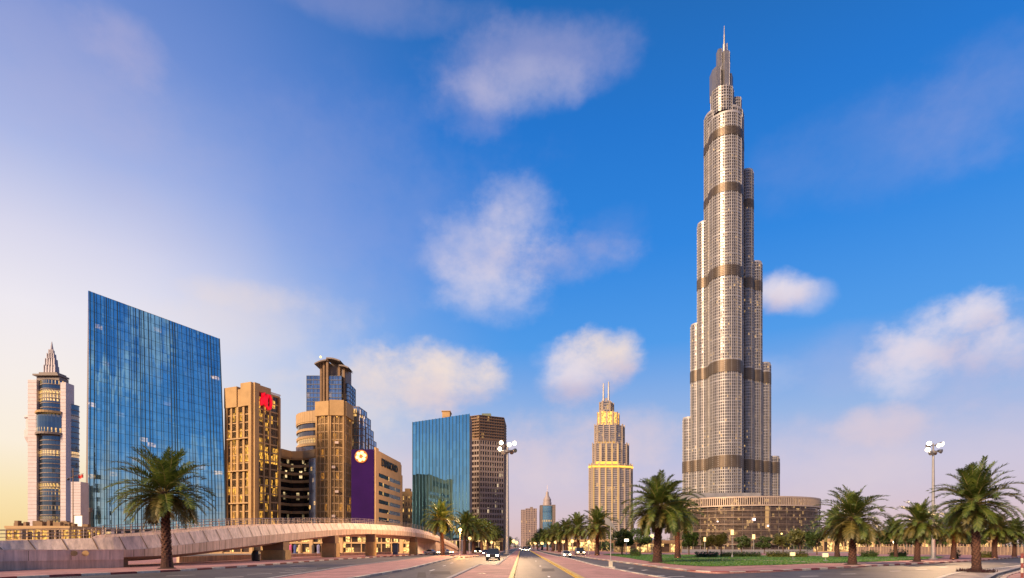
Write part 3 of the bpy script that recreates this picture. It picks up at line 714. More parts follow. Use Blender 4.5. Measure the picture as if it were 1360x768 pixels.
spire_tower()

# --- big blue glass slab
def blue_slab():
    YL, YR = 215.0, 240.0
    r = empty('office_building', (X(200, 228), 240, 0), 'huge blue mirror glass slab with sloping roof behind the leftmost palm', 'building')
    gm = glass('blue_mirror', (0.40, 0.68, 0.70), 2.6, 1.7, 0.008, (1.0, 0.60, 0.22), .9, 0.05, 0.95, 0.010, 0.11, 0.15)
    NU, NV = 60, 26
    lx = lambda v: 117 + 5.0 * (1 - v ** 3)          # the left edge bows out below the roof
    rx = lambda v: 292 + 11.5 * (1 - v ** 1.5)
    def pt(u, v, off=0.0):
        bow = 2.0 * math.sin(math.pi * (1 - v) * .55)
        px = lx(v) + (rx(v) - lx(v)) * u; Y = YL + (YR - YL) * u - bow - 2.2 * math.sin(math.pi * u) - off
        zt = 98.4 + (89.3 - 98.4) * u
        return (X(px, YL + (YR - YL) * u), Y, 9.0 + (zt - 9.0) * v)
    g = MB()
    for i in range(NU):
        for j in range(NV):
            u0, u1, v0, v1 = i / NU, (i + 1) / NU, j / NV, (j + 1) / NV
            g.face([pt(u0, v0), pt(u1, v0), pt(u1, v1), pt(u0, v1)], [(u0 * 45, v0 * 90), (u1 * 45, v0 * 90), (u1 * 45, v1 * 90), (u0 * 45, v1 * 90)])
    # irregular dark mullions running up the glass, floor joints
    fb = MB(); rg = random.Random(11); u = 0.012
    while u < 1:
        w_ = rg.choice([.09, .11, .13, .24]); ph = rg.uniform(0, 6)
        for j in range(NV):
            v0, v1 = j / NV, (j + 1) / NV; a, c = pt(u, v0, .12), pt(u, v1, .12); uu = .0006 * math.sin(ph + j * .5)
            fb.face([(a[0] + uu, a[1], a[2]), (a[0] + w_, a[1], a[2]), (c[0] + w_, c[1], c[2]), (c[0] + uu, c[1], c[2])])
            fb.face([(a[0] + w_, a[1], a[2]), (a[0] + w_, a[1] + .4, a[2]), (c[0] + w_, c[1] + .4, c[2]), (c[0] + w_, c[1], c[2])])
        u += rg.choice([.016, .022, .03, .034])
    fb.build('mullion', mat('blue_black_mullion', (0.022, 0.05, 0.085), 0.8, 0, .1, 1, 0, .1), r)
    fl = g
    for k in range(1, 24):
        v = k / 24
        for i in range(20):
            a, c = pt(i / 20, v, .06), pt((i + 1) / 20, v, .06); fl.face([a, c, (c[0], c[1], c[2] + .07), (a[0], a[1], a[2] + .07)], None, 1)
    g.build('glass_front', [gm, mat('blue_joint', (0.02, 0.05, 0.10), 0.8, 0, .1, 1, 0, .1)], r)
    # stone return on the left, back and roof
    w = MB(); nl = 16
    for j in range(nl):
        v0, v1 = j / nl, (j + 1) / nl; a, c = pt(0, v0), pt(0, v1)
        a2 = (X(113.3 + 3.4 * v0, 232), 232, a[2]); c2 = (X(113.3 + 3.4 * v1, 232), 232, c[2])
        w.face([a2, a, c, c2]); a3 = pt(1, v0); c3 = pt(1, v1); w.face([a3, (X(288, 258), 258, a3[2]), (X(288, 258), 258, c3[2]), c3])
    tl, tr = pt(0, 1), pt(1, 1)
    w.face([tl, tr, (X(288, 258), 258, tr[2]), (X(116.7, 232), 232, tl[2])])
    w.face([(X(288, 258), 258, 0), (X(113.3, 232), 232, 0), (X(116.7, 232), 232, tl[2]), (X(288, 258), 258, tr[2])])
    w.build('side_wall', M_['greywall'], r)
    # base storey: pale columns, entrance glass
    bs, bg = MB(), MB()
    p0, p1 = (X(122, 214), 214), (X(299, 239), 239)
    facade(p0, p1, 0, 9.0, 2, 14, bg, bs, bs, .8, .3, 1.1, .6)
    bg.build('base_glass', glass('base_glass', (0.05, 0.05, 0.055), 2, 4, .2, (1, .6, .25), 1.2, .1, .4), r); bs.build('base_frame', M_['pinkwhite'], r)
    c = MB(); x0 = X(113, 214); c.box(x0 - .2, X(122, 214), 212.5, 224, 0, 15); c.box(x0 - .8, X(122, 214) + .5, 212, 225, 15, 16.6); c.build('corner_pier', M_['greywall'], r)
blue_slab()

# --- beige tower with the red sign
def red_sign_tower():
    C = (-106.4, 235.0); Lc = (-120.4, 241.0); Rc = (-100.83, 248.0); B = (Lc[0] + Rc[0] - C[0], Lc[1] + Rc[1] - C[1])
    r = empty('office_tower', ((Lc[0] + Rc[0]) / 2, 248, 0), 'beige tower with lit windows and a red sign near its top', 'tower')
    H = 69.0
    gm = glass('amber_glass', (0.075, 0.065, 0.045), 1.3, 3.4, 0.36, (1.0, 0.50, 0.07), 1.3, 0.08, 0.5, 0.02, 0.4)
    g, s, f = MB(), MB(), MB()
    core = MB(); core.prism([C, Rc, B, Lc], 0, H - 9); 
    core.build('core', M_['tan'], r)
    def lerp(a, c, t): return (a[0] + (c[0] - a[0]) * t, a[1] + (c[1] - a[1]) * t)
    def wallbit(a, c, t0, t1, d0, d1, z0, z1, mb): mb.obox(lerp(a, c, t0), lerp(a, c, t1), d0, d1, z0, z1)
    facade(lerp(Lc, C, 0), lerp(Lc, C, 1), 0, H - 8.8, 18, 0, g, s, None, .4, .22)
    facade(C, Rc, 0, H - 2.5, 19, 0, g, s, None, .5, .2)
    for t0, t1, d in ((0, .09, .8), (.2, .26, .5), (.44, .52, .8), (.66, .73, .6), (.9, 1.0, 1.0)): wallbit(Lc, C, t0, t1, .02, d, 0, H - 8.9, f)
    for t0, t1, d in ((0, .16, 1.02), (.36, .40, .55), (.58, .63, .55), (.94, 1.0, .8)): wallbit(C, Rc, t0, t1, .02, d, 0, H - 2.6, f)
    # blank stone crown, stepped
    wallbit(Lc, C, 0, .47, -3, 1.02, H - 8.9, H - .4, f); wallbit(Lc, C, .47, .62, -3, .5, H - 8.9, H - 1.6, f); wallbit(Lc, C, .62, 1.0, -3, 1.06, H - 8.9, H + .6, f)
    wallbit(C, Rc, 0, .2, -3, 1.06, H - 2.6, H + .58, f); wallbit(C, Rc, .2, .63, -3, .6, H - 2.6, H + .2, f); wallbit(C, Rc, .63, 1.0, -2, .4, H - 2.6, H - 1.9, f)
    # every fourth floor a balcony line
    for k in range(2, 18, 4):
        z = (H - 8.8) * k / 18; wallbit(Lc, C, .09, .9, .02, 1.25, z - .2, z + .3, s)
    g.build('window_glass', gm, r); s.build('floor_band', M_['tan2'], r); f.build('stone_pilaster', M_['tan'], r)
    # thin mullions
    mu = MB()
    facade(Lc, C, 0, H - 8.9, 0, 13, None, None, mu, fw=.12, fd=.12); facade(C, Rc, 0, H - 2.6, 0, 12, None, None, mu, fw=.12, fd=.12)
    mu.build('mullion', M_['brown'], r)
    # red two-stroke sign, built from thick bent strokes
    d = Vector((Rc[0] - C[0], Rc[1] - C[1], 0)).normalized(); n = Vector((d.y, -d.x, 0))
    o = Vector((*lerp(C, Rc, .19), 0)) + n * 1.25
    sb = MB()
    def stroke(pts, rr): sb.tube([tuple(o + d * a + Vector((0, 0, zz))) for a, zz in pts], rr, rr, 8)
    z0 = H - 9.2
    stroke([(.4, z0 + 1.0), (.5, z0 + 3.6), (1.1, z0 + 5.8), (1.9, z0 + 6.4), (2.3, z0 + 4.6), (2.6, z0 + 2.2), (3.3, z0 + .9)], .62)
    stroke([(1.4, z0 + 1.6), (1.6, z0 + 4.6)], .45)
    stroke([(3.2, z0 + 1.2), (3.3, z0 + 4.0), (3.9, z0 + 6.2)], .62)
    stroke([(3.3, z0 + 1.2), (4.2, z0 + .3), (5.2, z0 + .8), (5.7, z0 + 2.4), (5.6, z0 + 4.8), (5.1, z0 + 6.0), (4.4, z0 + 5.8)], .62)
    sb.build('sign', M_['red_sign'], r)
    rf = MB(); c0 = lerp(C, Rc, .64); rf.obox(c0, Rc, .45, .75, H - 1.8, H - 1.2); rf.build('roof_rail', M_['whitepaint'], r)
red_sign_tower()

# --- sliver of a brown building between blue slab and beige tower
def brown_sliver():
    Y = 275.0; r = empty('apartment_building', (X(304, Y), Y + 8, 0), 'narrow brown banded building squeezed behind the beige tower with red sign', 'building')
    g, s = MB(), MB(); x0, x1 = X(296, Y), X(318, Y); h = Z(598, Y)
    facade((x0, Y), (x1, Y), 0, h - 3, 13, 0, g, s, None, 1.2, .5); facade((x0, Y + 16), (x0, Y), 0, h - 3, 13, 0, g, s, None, 1.2, .5)
    s.box(x0 - .2, x1 + .2, Y - .6, Y + 16, h - 3, h)
    g.build('window_glass', glass('brown_glass', (.05, .035, .02), 1.5, 3.4, .35, (1, .6, .15), 1.0, .1, .3, seed=4), r); s.build('floor_band', M_['brown'], r)
brown_sliver()

# --- low banded wing
def banded_wing():
    Y = 272.0; r = empty('office_building', (X(396, Y), Y + 10, 0), 'low building of dark window bands beside the beige tower with the red sign', 'building')
    h = Z(598, Y); g, s, gr = MB(), MB(), MB()
    pts = [(X(371, 268), 268), (X(386, 276), 276), (X(404, 276), 276), (X(421, 270), 270)]
    for a, c in zip(pts, pts[1:]): facade(a, c, 0, h - 3.6, 12, 0, g, s, None, 1.25, 1.0); s.obox(a, c, -6, 1.25, h - 3.6, h)
    g.build('window_glass', glass('wing_glass', (.022, .018, .022), 1.4, 3.5, .12, (1, .72, .35), 1.3, .12, .2, seed=9), r); s.build('floor_band', M_['tan2'], r)
    e = MB(); facade((X(411, 271), 270.4), (X(421, 269), 267.5), 0, h - 4.4, 12, 5, e, None, None); e.build('stair_glass', glass('stair_glass', (.28, .30, .36), 1.2, 1.8, .05, rough=.15, metal=.6), r)
    b = MB(); b.box(pts[0][0], pts[-1][0], 276.5, 292, 0, h - .5); b.build('core', M_['tan2'], r)
banded_wing()

# --- curved wing above
def curved_wing():
    Y = 300.0; cx = X(425, Y); rr = X(425, Y) - X(382, Y)
    r = empty('office_building', (cx, Y + 18, 0), 'round fronted beige building with curved window bands under a domed roof edge', 'building')
    ring = ell(cx, Y + 18, rr, 20, 28, math.pi * 0.9, math.pi * 1.75, False)
    g, s = MB(), MB(); h = Z(551, Y)
    for a, c in zip(ring, ring[1:]): facade(a, c, 0, h - 4, 17, 1, g, s, None, 1.3, .6); s.obox(a, c, -4, .8, h - 4, h + 1.5)
    g.build('window_glass', glass('round_glass', (.12, .11, .12), 1.5, 3.5, .08, rough=.1, metal=.6, seed=2), r); s.build('floor_band', M_['tan2'], r)
    roof = MB(); ring2 = ell(cx, Y + 18, rr * .97, 19, 28, math.pi * .9, math.pi * 1.75, False); ring3 = ell(cx, Y + 18, rr * .45, 9, 28, math.pi * .9, math.pi * 1.75, False)
    for k in range(28):
        roof.face([(*ring2[k], h + 1.4), (*ring2[k + 1], h + 1.4), (*ring3[k + 1], h + 5.5), (*ring3[k], h + 5.5)])
    roof.face([(p[0], p[1], h + 5.5) for p in ring3]); roof.build('roof', M_['tan'], r)
    lo = MB(); lo.box(X(397, 292), X(405, 292), 288, 293, Z(602, 292), Z(596, 292)); lo.build('roof_plant', M_['panel'], r)
curved_wing()

# --- central faceted beige tower with stepped blue flank
def faceted_tower():
    Y = 262.0; x = lambda p, yy=Y: X(p, yy)
    r = empty('office_tower', (x(450), Y + 12, 0), 'broad beige tower with faceted blank crown in front of the glass tower', 'tower')
    P = [(x(420, 264), 264), (x(438), Y), (x(457, 263), 263), (x(466, 272), 272), (x(469, 290), 290), (x(425, 290), 290)]
    H = Z(533, Y); HB = Z(552, Y)
    gm = glass('tower_glass', (.09, .075, .06), 1.4, 3.6, .2, (1, .52, .1), 1.2, .08, .5, .02, .4, seed=6)
    g, s, f = MB(), MB(), MB()
    for i in range(4):
        a, c = P[i], P[i + 1]; facade(a, c, 0, HB, 17, 0, g, s, None, .5, .2)
        f.obox(a, c, -3.5 if i < 3 else -1, 1.0 + .03 * i, HB, H + (0, .5, .2, -1)[i])
        l = math.hypot(c[0] - a[0], c[1] - a[1])
        for t0, t1, dd in ((0, .10, .6), (.3, .35, .35), (.62, .67, .35), (.90, 1.0, .62)):
            f.obox((a[0] + (c[0] - a[0]) * t0, a[1] + (c[1] - a[1]) * t0), (a[0] + (c[0] - a[0]) * t1, a[1] + (c[1] - a[1]) * t1), .02, dd, 0, HB)
    g.build('window_glass', gm, r); s.build('floor_band', M_['tan2'], r); f.build('stone_pilaster', M_['tan'], r)
    co = MB(); co.prism(P, 0, HB - .5); co.build('core', M_['tan'], r)
    for i in range(4):   # loggia shelves
        sh = MB(); a, c = P[1], P[2]
        z = HB * (.25 + .18 * i); sh.obox((a[0] + (c[0] - a[0]) * (.38 if i % 2 else .15), a[1]), (a[0] + (c[0] - a[0]) * (.62 if i % 2 else .38), a[1] + .4), .1, 1.3, z, z + 1.1); sh.build('balcony', M_['panel'], r)
    # stepped blue glass flank
    bg = glass('flank_glass', (.22, .30, .42), 1.4, 3.6, .05, rough=.08, metal=.8, seed=3)
    for p0, p1, tp, yy in ((466, 476.5, 540, 275), (474, 482, 551, 279), (480, 486, 567, 283), (485, 490, 582, 287)):
        g2, s2 = MB(), MB(); a, c, e = (x(p0, yy), yy), (x(p1, yy), yy), (x(p1, yy) + .8, yy + 12); h = Z(tp, yy)
        facade(a, c, 0, h, 20, 3, g2, s2, s2, .3, .12, .15, .14); facade(c, e, 0, h, 20, 3, g2, s2, s2, .3, .12, .15, .14)
        s2.face([(a[0], a[1], h), (c[0], c[1], h), (e[0], e[1], h), (a[0], a[1] + 12, h)])
        g2.build('flank_glass', bg, r); s2.build('flank_frame', M_['brown'], r)
faceted_tower()

# --- blue tower with the canopy crown behind
def crown_tower():
    Y = 345.0; x = lambda p: X(p, Y); z = lambda p: Z(p, Y)
    r = empty('office_tower', (x(436), Y + 10, 0), 'blue glass tower with bronze columns and upswept canopies on its roof', 'tower')
    bg = glass('crown_glass', (.20, .28, .40), 1.6, 3.8, .05, rough=.07, metal=.85, seed=8)
    for p0, p1, tp, dy in ((407.4, 425.5, 499, 0), (438, 455, 500.5, -2), (455, 462.5, 508, 2)):
        g, s = MB(), MB(); a, c = (x(p0), Y + dy), (x(p1), Y + dy)
        facade(a, c, 0, z(tp), 40, 4, g, s, s, .5, .2, .16, .22); facade((a[0], a[1] + 14), a, 0, z(tp), 40, 4, g, s, s, .5, .2, .16, .22); facade(c, (c[0], c[1] + 14), 0, z(tp), 40, 4, g, s, s, .5, .2, .16, .22)
        s.face([(a[0], a[1], z(tp)), (c[0], c[1], z(tp)), (c[0], c[1] + 14, z(tp)), (a[0], a[1] + 14, z(tp))])
        g.build('window_glass', bg, r); s.build('floor_band', mat('slate_band', (.09, .10, .13), .4), r)
    for p0, p1, tp, dy in ((425.5, 428, 481, -1), (430, 432.5, 480, -2), (435, 438, 478, -3), (448, 451, 484, 1), (456, 458, 489, -.5)):
        c = MB(); c.box(x(p0), x(p1), Y + dy, Y + dy + 2.2, 0, z(tp)); c.build('column', M_['brown'], r)
    c = MB(); c.box(x(425.5), x(458), Y + 2, Y + 14, 0, z(486)); c.box(x(434), x(454), Y + 3, Y + 12, z(486), z(481)); c.build('core', M_['greywall'], r)
    def canopy(p0, p1, y0, y1, zl, zr, dy):
        k = MB(); n = 8; top = []; bot = []
        for i in range(n + 1):
            t = i / n; zz = zl + (zr - zl) * t + .5 * math.sin(math.pi * t); top.append((x(p0) + (x(p1) - x(p0)) * t, zz))
        for (a, za), (c_, zc) in zip(top, top[1:]):
            q = [(a, Y + y0, za), (c_, Y + y0, zc), (c_, Y + y1, zc), (a, Y + y1, za)]
            k.face(q); k.face([(u, v, w - .8) for u, v, w in reversed(q)]); k.face([(a, Y + y0, za - .8), (c_, Y + y0, zc - .8), (c_, Y + y0, zc), (a, Y + y0, za)])
        k.build('canopy', M_['greywall'], r)
    canopy(420.5, 436, -4, 8, z(485), z(480), 0); canopy(436, 454, -4, 8, z(477.5), z(481), 0); canopy(452, 464.5, -3, 8, z(486.5), z(489.5), 0)
    b = MB(); b.lathe((x(428), Y - 3, z(477.6)), [(.5, 0), (.7, .6), (.3, 1.2)], 8); b.build('roof_lamp', M_['lamp_warm'], r)
crown_tower()

# --- purple banner building
def banner_building():
    C = (X(497, 200), 200.0); A = (X(467, 201), 201.0); E = (X(533.4, 235.7), 235.7); H = 36.4
    r = empty('office_building', (C[0], 215, 0), 'tan office block with a purple banner wall and a glowing round emblem', 'building')
    B = (A[0] + E[0] - C[0], E[1] + 1)
    w = MB(); w.prism([C, E, B, A], 0, H - .6)
    d = Vector((E[0] - C[0], E[1] - C[1])); l = d.length; d /= l
    q = lambda t: (C[0] + d.x * l * t, C[1] + d.y * l * t)
    s, g, g2 = w, MB(), MB()
    s.obox(q(0), q(.1), .02, .5, 0, H + .6); s.obox(q(.1), q(.94), .02, .25, H - 6.6, H); s.obox(q(.94), q(1), .02, .4, 0, H - 5)
    n = 9
    for k in range(n + 1):
        z = 1.0 + (H - 7.0 - 1.0) * k / n; s.obox(q(.1), q(.94), .02, .24, z - .85, z + .85)
    g.obox(q(.1), q(.50), .01, .08, 0, H - 6.7); g2.obox(q(.50), q(.94), .012, .14, 0, H - 6.7)
    g.build('dark_window', glass('dark_strip', (.015, .015, .02), 1.6, 3, .03, rough=.1, metal=.1, seed=5), r)
    g2.build('pale_window', glass('pale_strip', (.30, .29, .33), 1.6, 3, .02, rough=.2, metal=.55, seed=7), r)
    w.build('wall', M_['tan2'], r)
    rf = MB(); rf.prism([(C[0] + .4, C[1] + 1), (E[0] - .4, E[1] - .5), (B[0] + .5, B[1] - .5), (A[0] + .5, A[1] + 1)], H - .6, H - .2); rf.build('roof', M_['greywall'], r)
    p = MB(); p.obox(A, C, .02, .3, 0, H - .2); ba = p.build('banner', M_['purple'], r)
    # round emblem: ring of petals round a disc
    em = MB(); cx, cz = X(480, 200.2), Z(606.5, 200.2); yy = 199.9
    def disc(x_, z_, rr, t): em.loft([[(x_ + rr * math.cos(2 * math.pi * k / 16), yy, z_ + rr * math.sin(2 * math.pi * k / 16)) for k in range(16)], [(x_ + rr * .9 * math.cos(2 * math.pi * k / 16), yy - t, z_ + rr * .9 * math.sin(2 * math.pi * k / 16)) for k in range(16)]])
    for k in range(6): a = R(60 * k + 15); disc(cx + 1.25 * math.cos(a), cz + 1.25 * math.sin(a), .62, .5)
    em.build('emblem', emit('emblem_light', (1.0, .56, .16), 2.6), r)
    dk = MB(); rg = 2.25
    dk.loft([[(cx + rg * math.cos(2 * math.pi * k / 24), yy + .05, cz + rg * math.sin(2 * math.pi * k / 24)) for k in range(24)], [(cx + rg * math.cos(2 * math.pi * k / 24), yy - .12, cz + rg * math.sin(2 * math.pi * k / 24)) for k in range(24)]])
    dk.build('emblem_disc', emit('emblem_backlight', (1.0, .20, .01), .42), r)
    o = q(.2); nn = (d.y, -d.x)
    text_mesh('DIAMOND', 3.9, .15, 'sign_lettering', M_['black'], r, (o[0] + nn[0] * .5, o[1] + nn[1] * .5, H - 4.9), (d.x, d.y, 0), wscale=1.12)
banner_building()

def small_tan():
    Y = 330.0; r = empty('apartment_building', (X(545, Y), Y + 6, 0), 'small tan block with square windows left of the teal glass building', 'building')
    g, s = MB(), MB(); x0, x1 = X(530, Y), X(553, Y); h = Z(653, Y)
    facade((x0, Y), (x1, Y), 0, h - 2, 9, 6, g, s, s, 1.5, .3, 1.1, .34); s.box(x0, x1, Y - .4, Y + 14, h - 2, h); s.box(x0 + 3, x0 + 6, Y + 2, Y + 6, h, h + 2)
    g.build('window_glass', glass('small_glass', (.04, .035, .03), 1.5, 3, .3, (1, .55, .15), 1.2, .1, .2), r); s.build('wall', M_['tan'], r)
small_tan()

# --- teal glass building and the brown grid tower beside it
def teal_building():
    A, C = (X(548, 252), 252.0), (X(623.5, 248), 248.0); HL, HR = 56.9, 59.7
    r = empty('office_building', (X(586, 250), 262, 0), 'teal mirror glass building with a slanted roof left of the brown tower', 'building')
    gm = glass('teal_mirror', (.20, .46, .58), 1.3, 3.7, -.5, (1, .7, .2), 2, .03, .95, .006, .10, .018)
    g, f = MB(), MB(); l = math.hypot(C[0] - A[0], C[1] - A[1])
    g.face([(*A, 5), (*C, 5), (*C, HR), (*A, HL)], [(0, 5), (l, 5), (l, HR), (0, HL)]); g.build('glass_front', gm, r)
    nc = 17
    for k in range(nc + 1):
        t = k / nc; p = (A[0] + (C[0] - A[0]) * t, A[1] + (C[1] - A[1]) * t); h = HL + (HR - HL) * t
        f.box(p[0] - .09, p[0] + .09, p[1] - .35, p[1] + .02, 5, h + .1)
    f.build('mullion', mat('teal_mullion', (.06, .14, .19), .4, .3), r)
    w = MB(); D = 16
    w.face([(A[0], A[1] + D, 0), (*A, 0), (*A, HL), (A[0], A[1] + D, HL)]); w.face([(*C, 0), (C[0], C[1] + D, 0), (C[0], C[1] + D, HR), (*C, HR)])
    w.face([(*A, HL), (*C, HR), (C[0], C[1] + D, HR), (A[0], A[1] + D, HL)]); w.face([(C[0], C[1] + D, 0), (A[0], A[1] + D, 0), (A[0], A[1] + D, HL), (C[0], C[1] + D, HR)])
    w.build('side_wall', M_['greywall'], r)
    bs = MB(); facade(A, C, 0, 5, 1, 8, None, bs, bs, .6, .3, .6, .4); bs.build('base_frame', M_['pinkwhite'], r)
    bg = MB(); bg.face([(A[0], A[1] + .3, 0), (C[0], C[1] + .3, 0), (C[0], C[1] + .3, 5), (A[0], A[1] + .3, 5)], [(0, 0), (l, 0), (l, 5), (0, 5)]); bg.build('base_glass', glass('teal_base', (.05, .05, .05), 2, 5, .4, (1, .6, .2), 1.4, .1, .2), r)
    rb = MB(); rb.box(X(588, 256), X(598, 256), 254, 260, 57, Z(548, 256)); rb.box(X(588, 256) - .3, X(598, 256) + .3, 253.7, 260.3, Z(548, 256), Z(547, 256)); rb.build('roof_box', M_['tan'], r)
teal_building()
def grid_tower():
    Y = 296.0; r = empty('office_tower', (X(646, Y), Y + 12, 0), 'brown tower with a fine window grid beside the teal glass building', 'tower')
    P = [(X(616, 303), 303), (X(624, 297), 297), (X(637, 294), 294), (X(668.5, 300), 300), (X(668.5, 300) + 1, 322)]
    h = Z(552.5, Y); hm = Z(585, Y)
    gm = glass('grid_glass', (.07, .05, .045), 1.1, 3.2, .08, (1, .75, .45), .9, .12, .35, .02, .5, seed=12); gm2 = glass('grid_glass_top', (.10, .065, .04), 1.1, 3.2, .06, (1, .55, .15), 1.2, .12, .4, .02, .4, seed=14)
    g, g2, s, s2 = MB(), MB(), MB(), MB()
    for a, c in zip(P, P[1:]):
        l = math.hypot(c[0] - a[0], c[1] - a[1])
        facade(a, c, 0, hm, 21, max(3, int(l / 1.3)), g, s, s, 1.0, .45, .3, .5); facade(a, c, hm + .8, h, 8, max(3, int(l / 1.3)), g2, s2, s2, .55, .5, .16, .3)
        s2.obox(a, c, -1, .7, hm + .01, hm + .8)
    g.build('window_glass', gm, r); g2.build('upper_glass', gm2, r)
    s.build('window_grid', mat('taupe_grid', (.29, .225, .19), .6), r); s2.build('upper_grid', mat('bronze_grid', (.20, .12, .07), .5, .3), r)
    t = MB(); t.face([(p[0], p[1], h) for p in P]); t.box(X(640, 303), X(652, 303), 302, 308, h - .2, Z(549.8, 303)); t.build('roof_plant', mat('green_grey', (.16, .19, .13), .6), r)
grid_tower()

# --- far towers down the road
def far_tan():
    Y = 900.0; r = empty('apartment_tower', (X(702, Y), Y + 10, 0), 'plain tan twin slab tower far down the road', 'tower')
    g, s, w = MB(), MB(), MB(); a, m, c = X(692, Y), X(698, Y), X(713, Y)
    h0, h1 = Z(677, Y), Z(675.5, Y)
    facade((a, Y), (m, Y), 0, h0, 18, 3, g, s, w, 1.2, .5, 1.6, .8); facade((m, Y - 2), (c, Y - 2), 0, h1, 18, 7, g, s, w, 1.0, .5, 1.3, .8)
    w.box(a, m, Y + .05, Y + 20, 0, h0 - .1); w.box(m, c, Y - 1.9, Y + 20, 0, h1 - .1)
    g.build('window_glass', glass('far_glass', (.12, .09, .09), 1.5, 3.5, .05, rough=.2, metal=.3), r); s.build('floor_band', mat('far_band', (.30, .20, .16), .7), r); w.build('wall', mat('far_wall', (.32, .245, .22), .7), r)
    k = MB(); k.box(X(704, Y), X(708, Y), Y + 2, Y + 8, h1, h1 + 2.5); k.build('roof_plant', M_['greywall'], r)
far_tan()
def far_blue():
    Y = 900.0; r = empty('hotel_tower', (X(728, Y), Y + 10, 0), 'distant blue glass tower with a domed cap and thin mast', 'tower')
    x = lambda p: X(p, Y); z = lambda p: Z(p, Y)
    g, s, w = MB(), MB(), MB()
    arc = [(x(720.5) + (x(733.5) - x(720.5)) * k / 6, Y - 4 * math.sin(math.pi * k / 6)) for k in range(7)]
    for a, c in zip(arc, arc[1:]): facade(a, c, 0, z(672), 18, 1, g, s, s, .4, .2, .2, .25)
    g.build('glass_bay', glass('far_blue', (.16, .34, .46), 1.6, 3.6, .03, rough=.08, metal=.85), r); s.build('mullion', mat('far_blue_frame', (.12, .2, .26), .4), r)
    facade((x(717.3), Y), (x(720.5), Y), 0, z(671), 18, 2, w, w, w, .8, .4, .6, .5); facade((x(733.5), Y), (x(737.8), Y), 0, z(670.5), 18, 2, w, w, w, .8, .4, .6, .5)
    w.box(x(717.3), x(737.8), Y + .1, Y + 22, 0, z(671)); w.build('side_wall', M_['greywall'], r)
    c = MB(); xc, yc = x(727.3), Y + 10
    c.lathe((xc, yc, 0), [(6.8, z(672)), (6.8, z(667)), (6.0, z(666)), (6.2, z(663)), (3.6, z(659)), (2.4, z(657)), (2.2, z(653)), (.5, z(652))], 20); c.build('domed_cap', mat('cap_metal', (.38, .31, .28), .5, .2), r)
    t = MB(); t.tube([(xc, yc, z(653)), (xc, yc, z(643.5))], .45, .2, 6); t.build('mast', M_['panel'], r)
far_blue()

# --- stepped hotel with golden lights
def gold_hotel():
    Y = 600.0; r = empty('hotel_tower', (X(812, Y), Y + 20, 0), 'stepped stone hotel tower with glowing gold tiers and twin masts', 'tower')
    x = lambda p: X(p, Y); z = lambda p: Z(p, Y)
    gm = glass('hotel_glass', (.20, .18, .17), 2.2, 3.4, .10, (1, .55, .12), .8, .15, .5, .02, .35, seed=21)
    stone = mat('hotel_stone', (.36, .30, .27), .6, 0, .12, .1); stone2 = mat('hotel_stone_warm', (.46, .36, .27), .6, 0, .12, .1)
    tiers = [(782.6, 842, 725, 617, 0, 44), (788, 838, 617, 588, 4, 12), (791.4, 833.2, 588, 562, 8, 10), (796, 827, 562, 543, 12, 0), (799.6, 820.3, 543, 528, 16, 4)]
    for i, (p0, p1, yb, yt, dy, nf) in enumerate(tiers):
        g, s, f = MB(), MB(), MB(); x0, x1 = x(p0), x(p1); w = x1 - x0; D = 34 - 2 * dy * .6; yy = Y + dy
        zb, zt = z(yb), z(yt)
        # plan with chamfered corners: broad front, angled flank towards the right
        P = [(x0 * (yy + 6) / yy + .2, yy + 6), (x0 + 3, yy), (x0 + w * .66, yy), (x1 - 3, yy + 5), (x1, yy + 10), (x1, yy + D), (x0 * (yy + D) / yy + .5, yy + D)]
        for k in range(6):
            a, c = P[k], P[(k + 1)]; l = math.hypot(c[0] - a[0], c[1] - a[1])
            facade(a, c, zb, zt, nf, max(1, int(l / 2.4)), g, s, None, .9, .3)
            n = max(1, round(l / 6.5))
            for q in range(n + 1):
                u = max(0, min(l, l * q / n)); t0, t1 = max(0, u - .7) / l, min(l, u + .7) / l
                f.obox((a[0] + (c[0] - a[0]) * t0, a[1] + (c[1] - a[1]) * t0), (a[0] + (c[0] - a[0]) * t1, a[1] + (c[1] - a[1]) * t1), .02, 1.0, zb, zt + (1.6 if i < 3 else .6))
        s.face([(p[0], p[1], zt) for p in P])
        if i != 3: g.build('window_glass', gm, r)
        else: g.build('lit_tier', glass('hotel_gold', (.3, .2, .08), 2.6, 4.5, 1.6, (1.0, .50, .09), 1.5, .3, .2, .02, .3, seed=25), r)  # lamplight rising over this tier is put in as the tier's own glow
        s.build('floor_band', stone, r); f.build('stone_rib', stone2, r)
        if i in (0,):
            e = MB()
            for k in range(4):
                a, c = P[k], P[k + 1]; e.obox(a, c, .3, 1.5, zt - 3.0, zt - 1.2)
            e.build('gold_strip', M_['gold_light'], r)
        if i in (1, 2):
            e = MB(); a, c = P[1], P[2]; e.obox(a, c, .3, .9, zb + .5, zb + 2.4) if i == 2 else e.obox(a, c, .3, 1.15, zb + .8, zb + 3.6); e.build('gold_strip', M_['gold_light'] if i == 1 else emit('dim_gold', (1, .5, .1), .4), r)
    e = MB()
    for p in (788.5, 796.5, 804.5, 812.5, 820.5): e.box(x(p) - .5, x(p) + .5, Y - 1.3, Y - 1.02, z(690), z(590) if p > 795 else z(617))
    e.build('rib_light', emit('rib_gold', (1, .55, .18), .55), r)
    for p, tp in ((806.7, 500), (813.8, 498)):
        t = MB(); t.tube([(x(p), Y + 26, z(528)), (x(p), Y + 26, z(tp))], 1.25, .7, 8); t.build('mast', M_['burj_slab'], r)
    t = MB(); t.box(x(808.3), x(810.6), Y + 20, Y + 24, z(528), z(522)); t.build('roof_plant', stone, r)
gold_hotel()

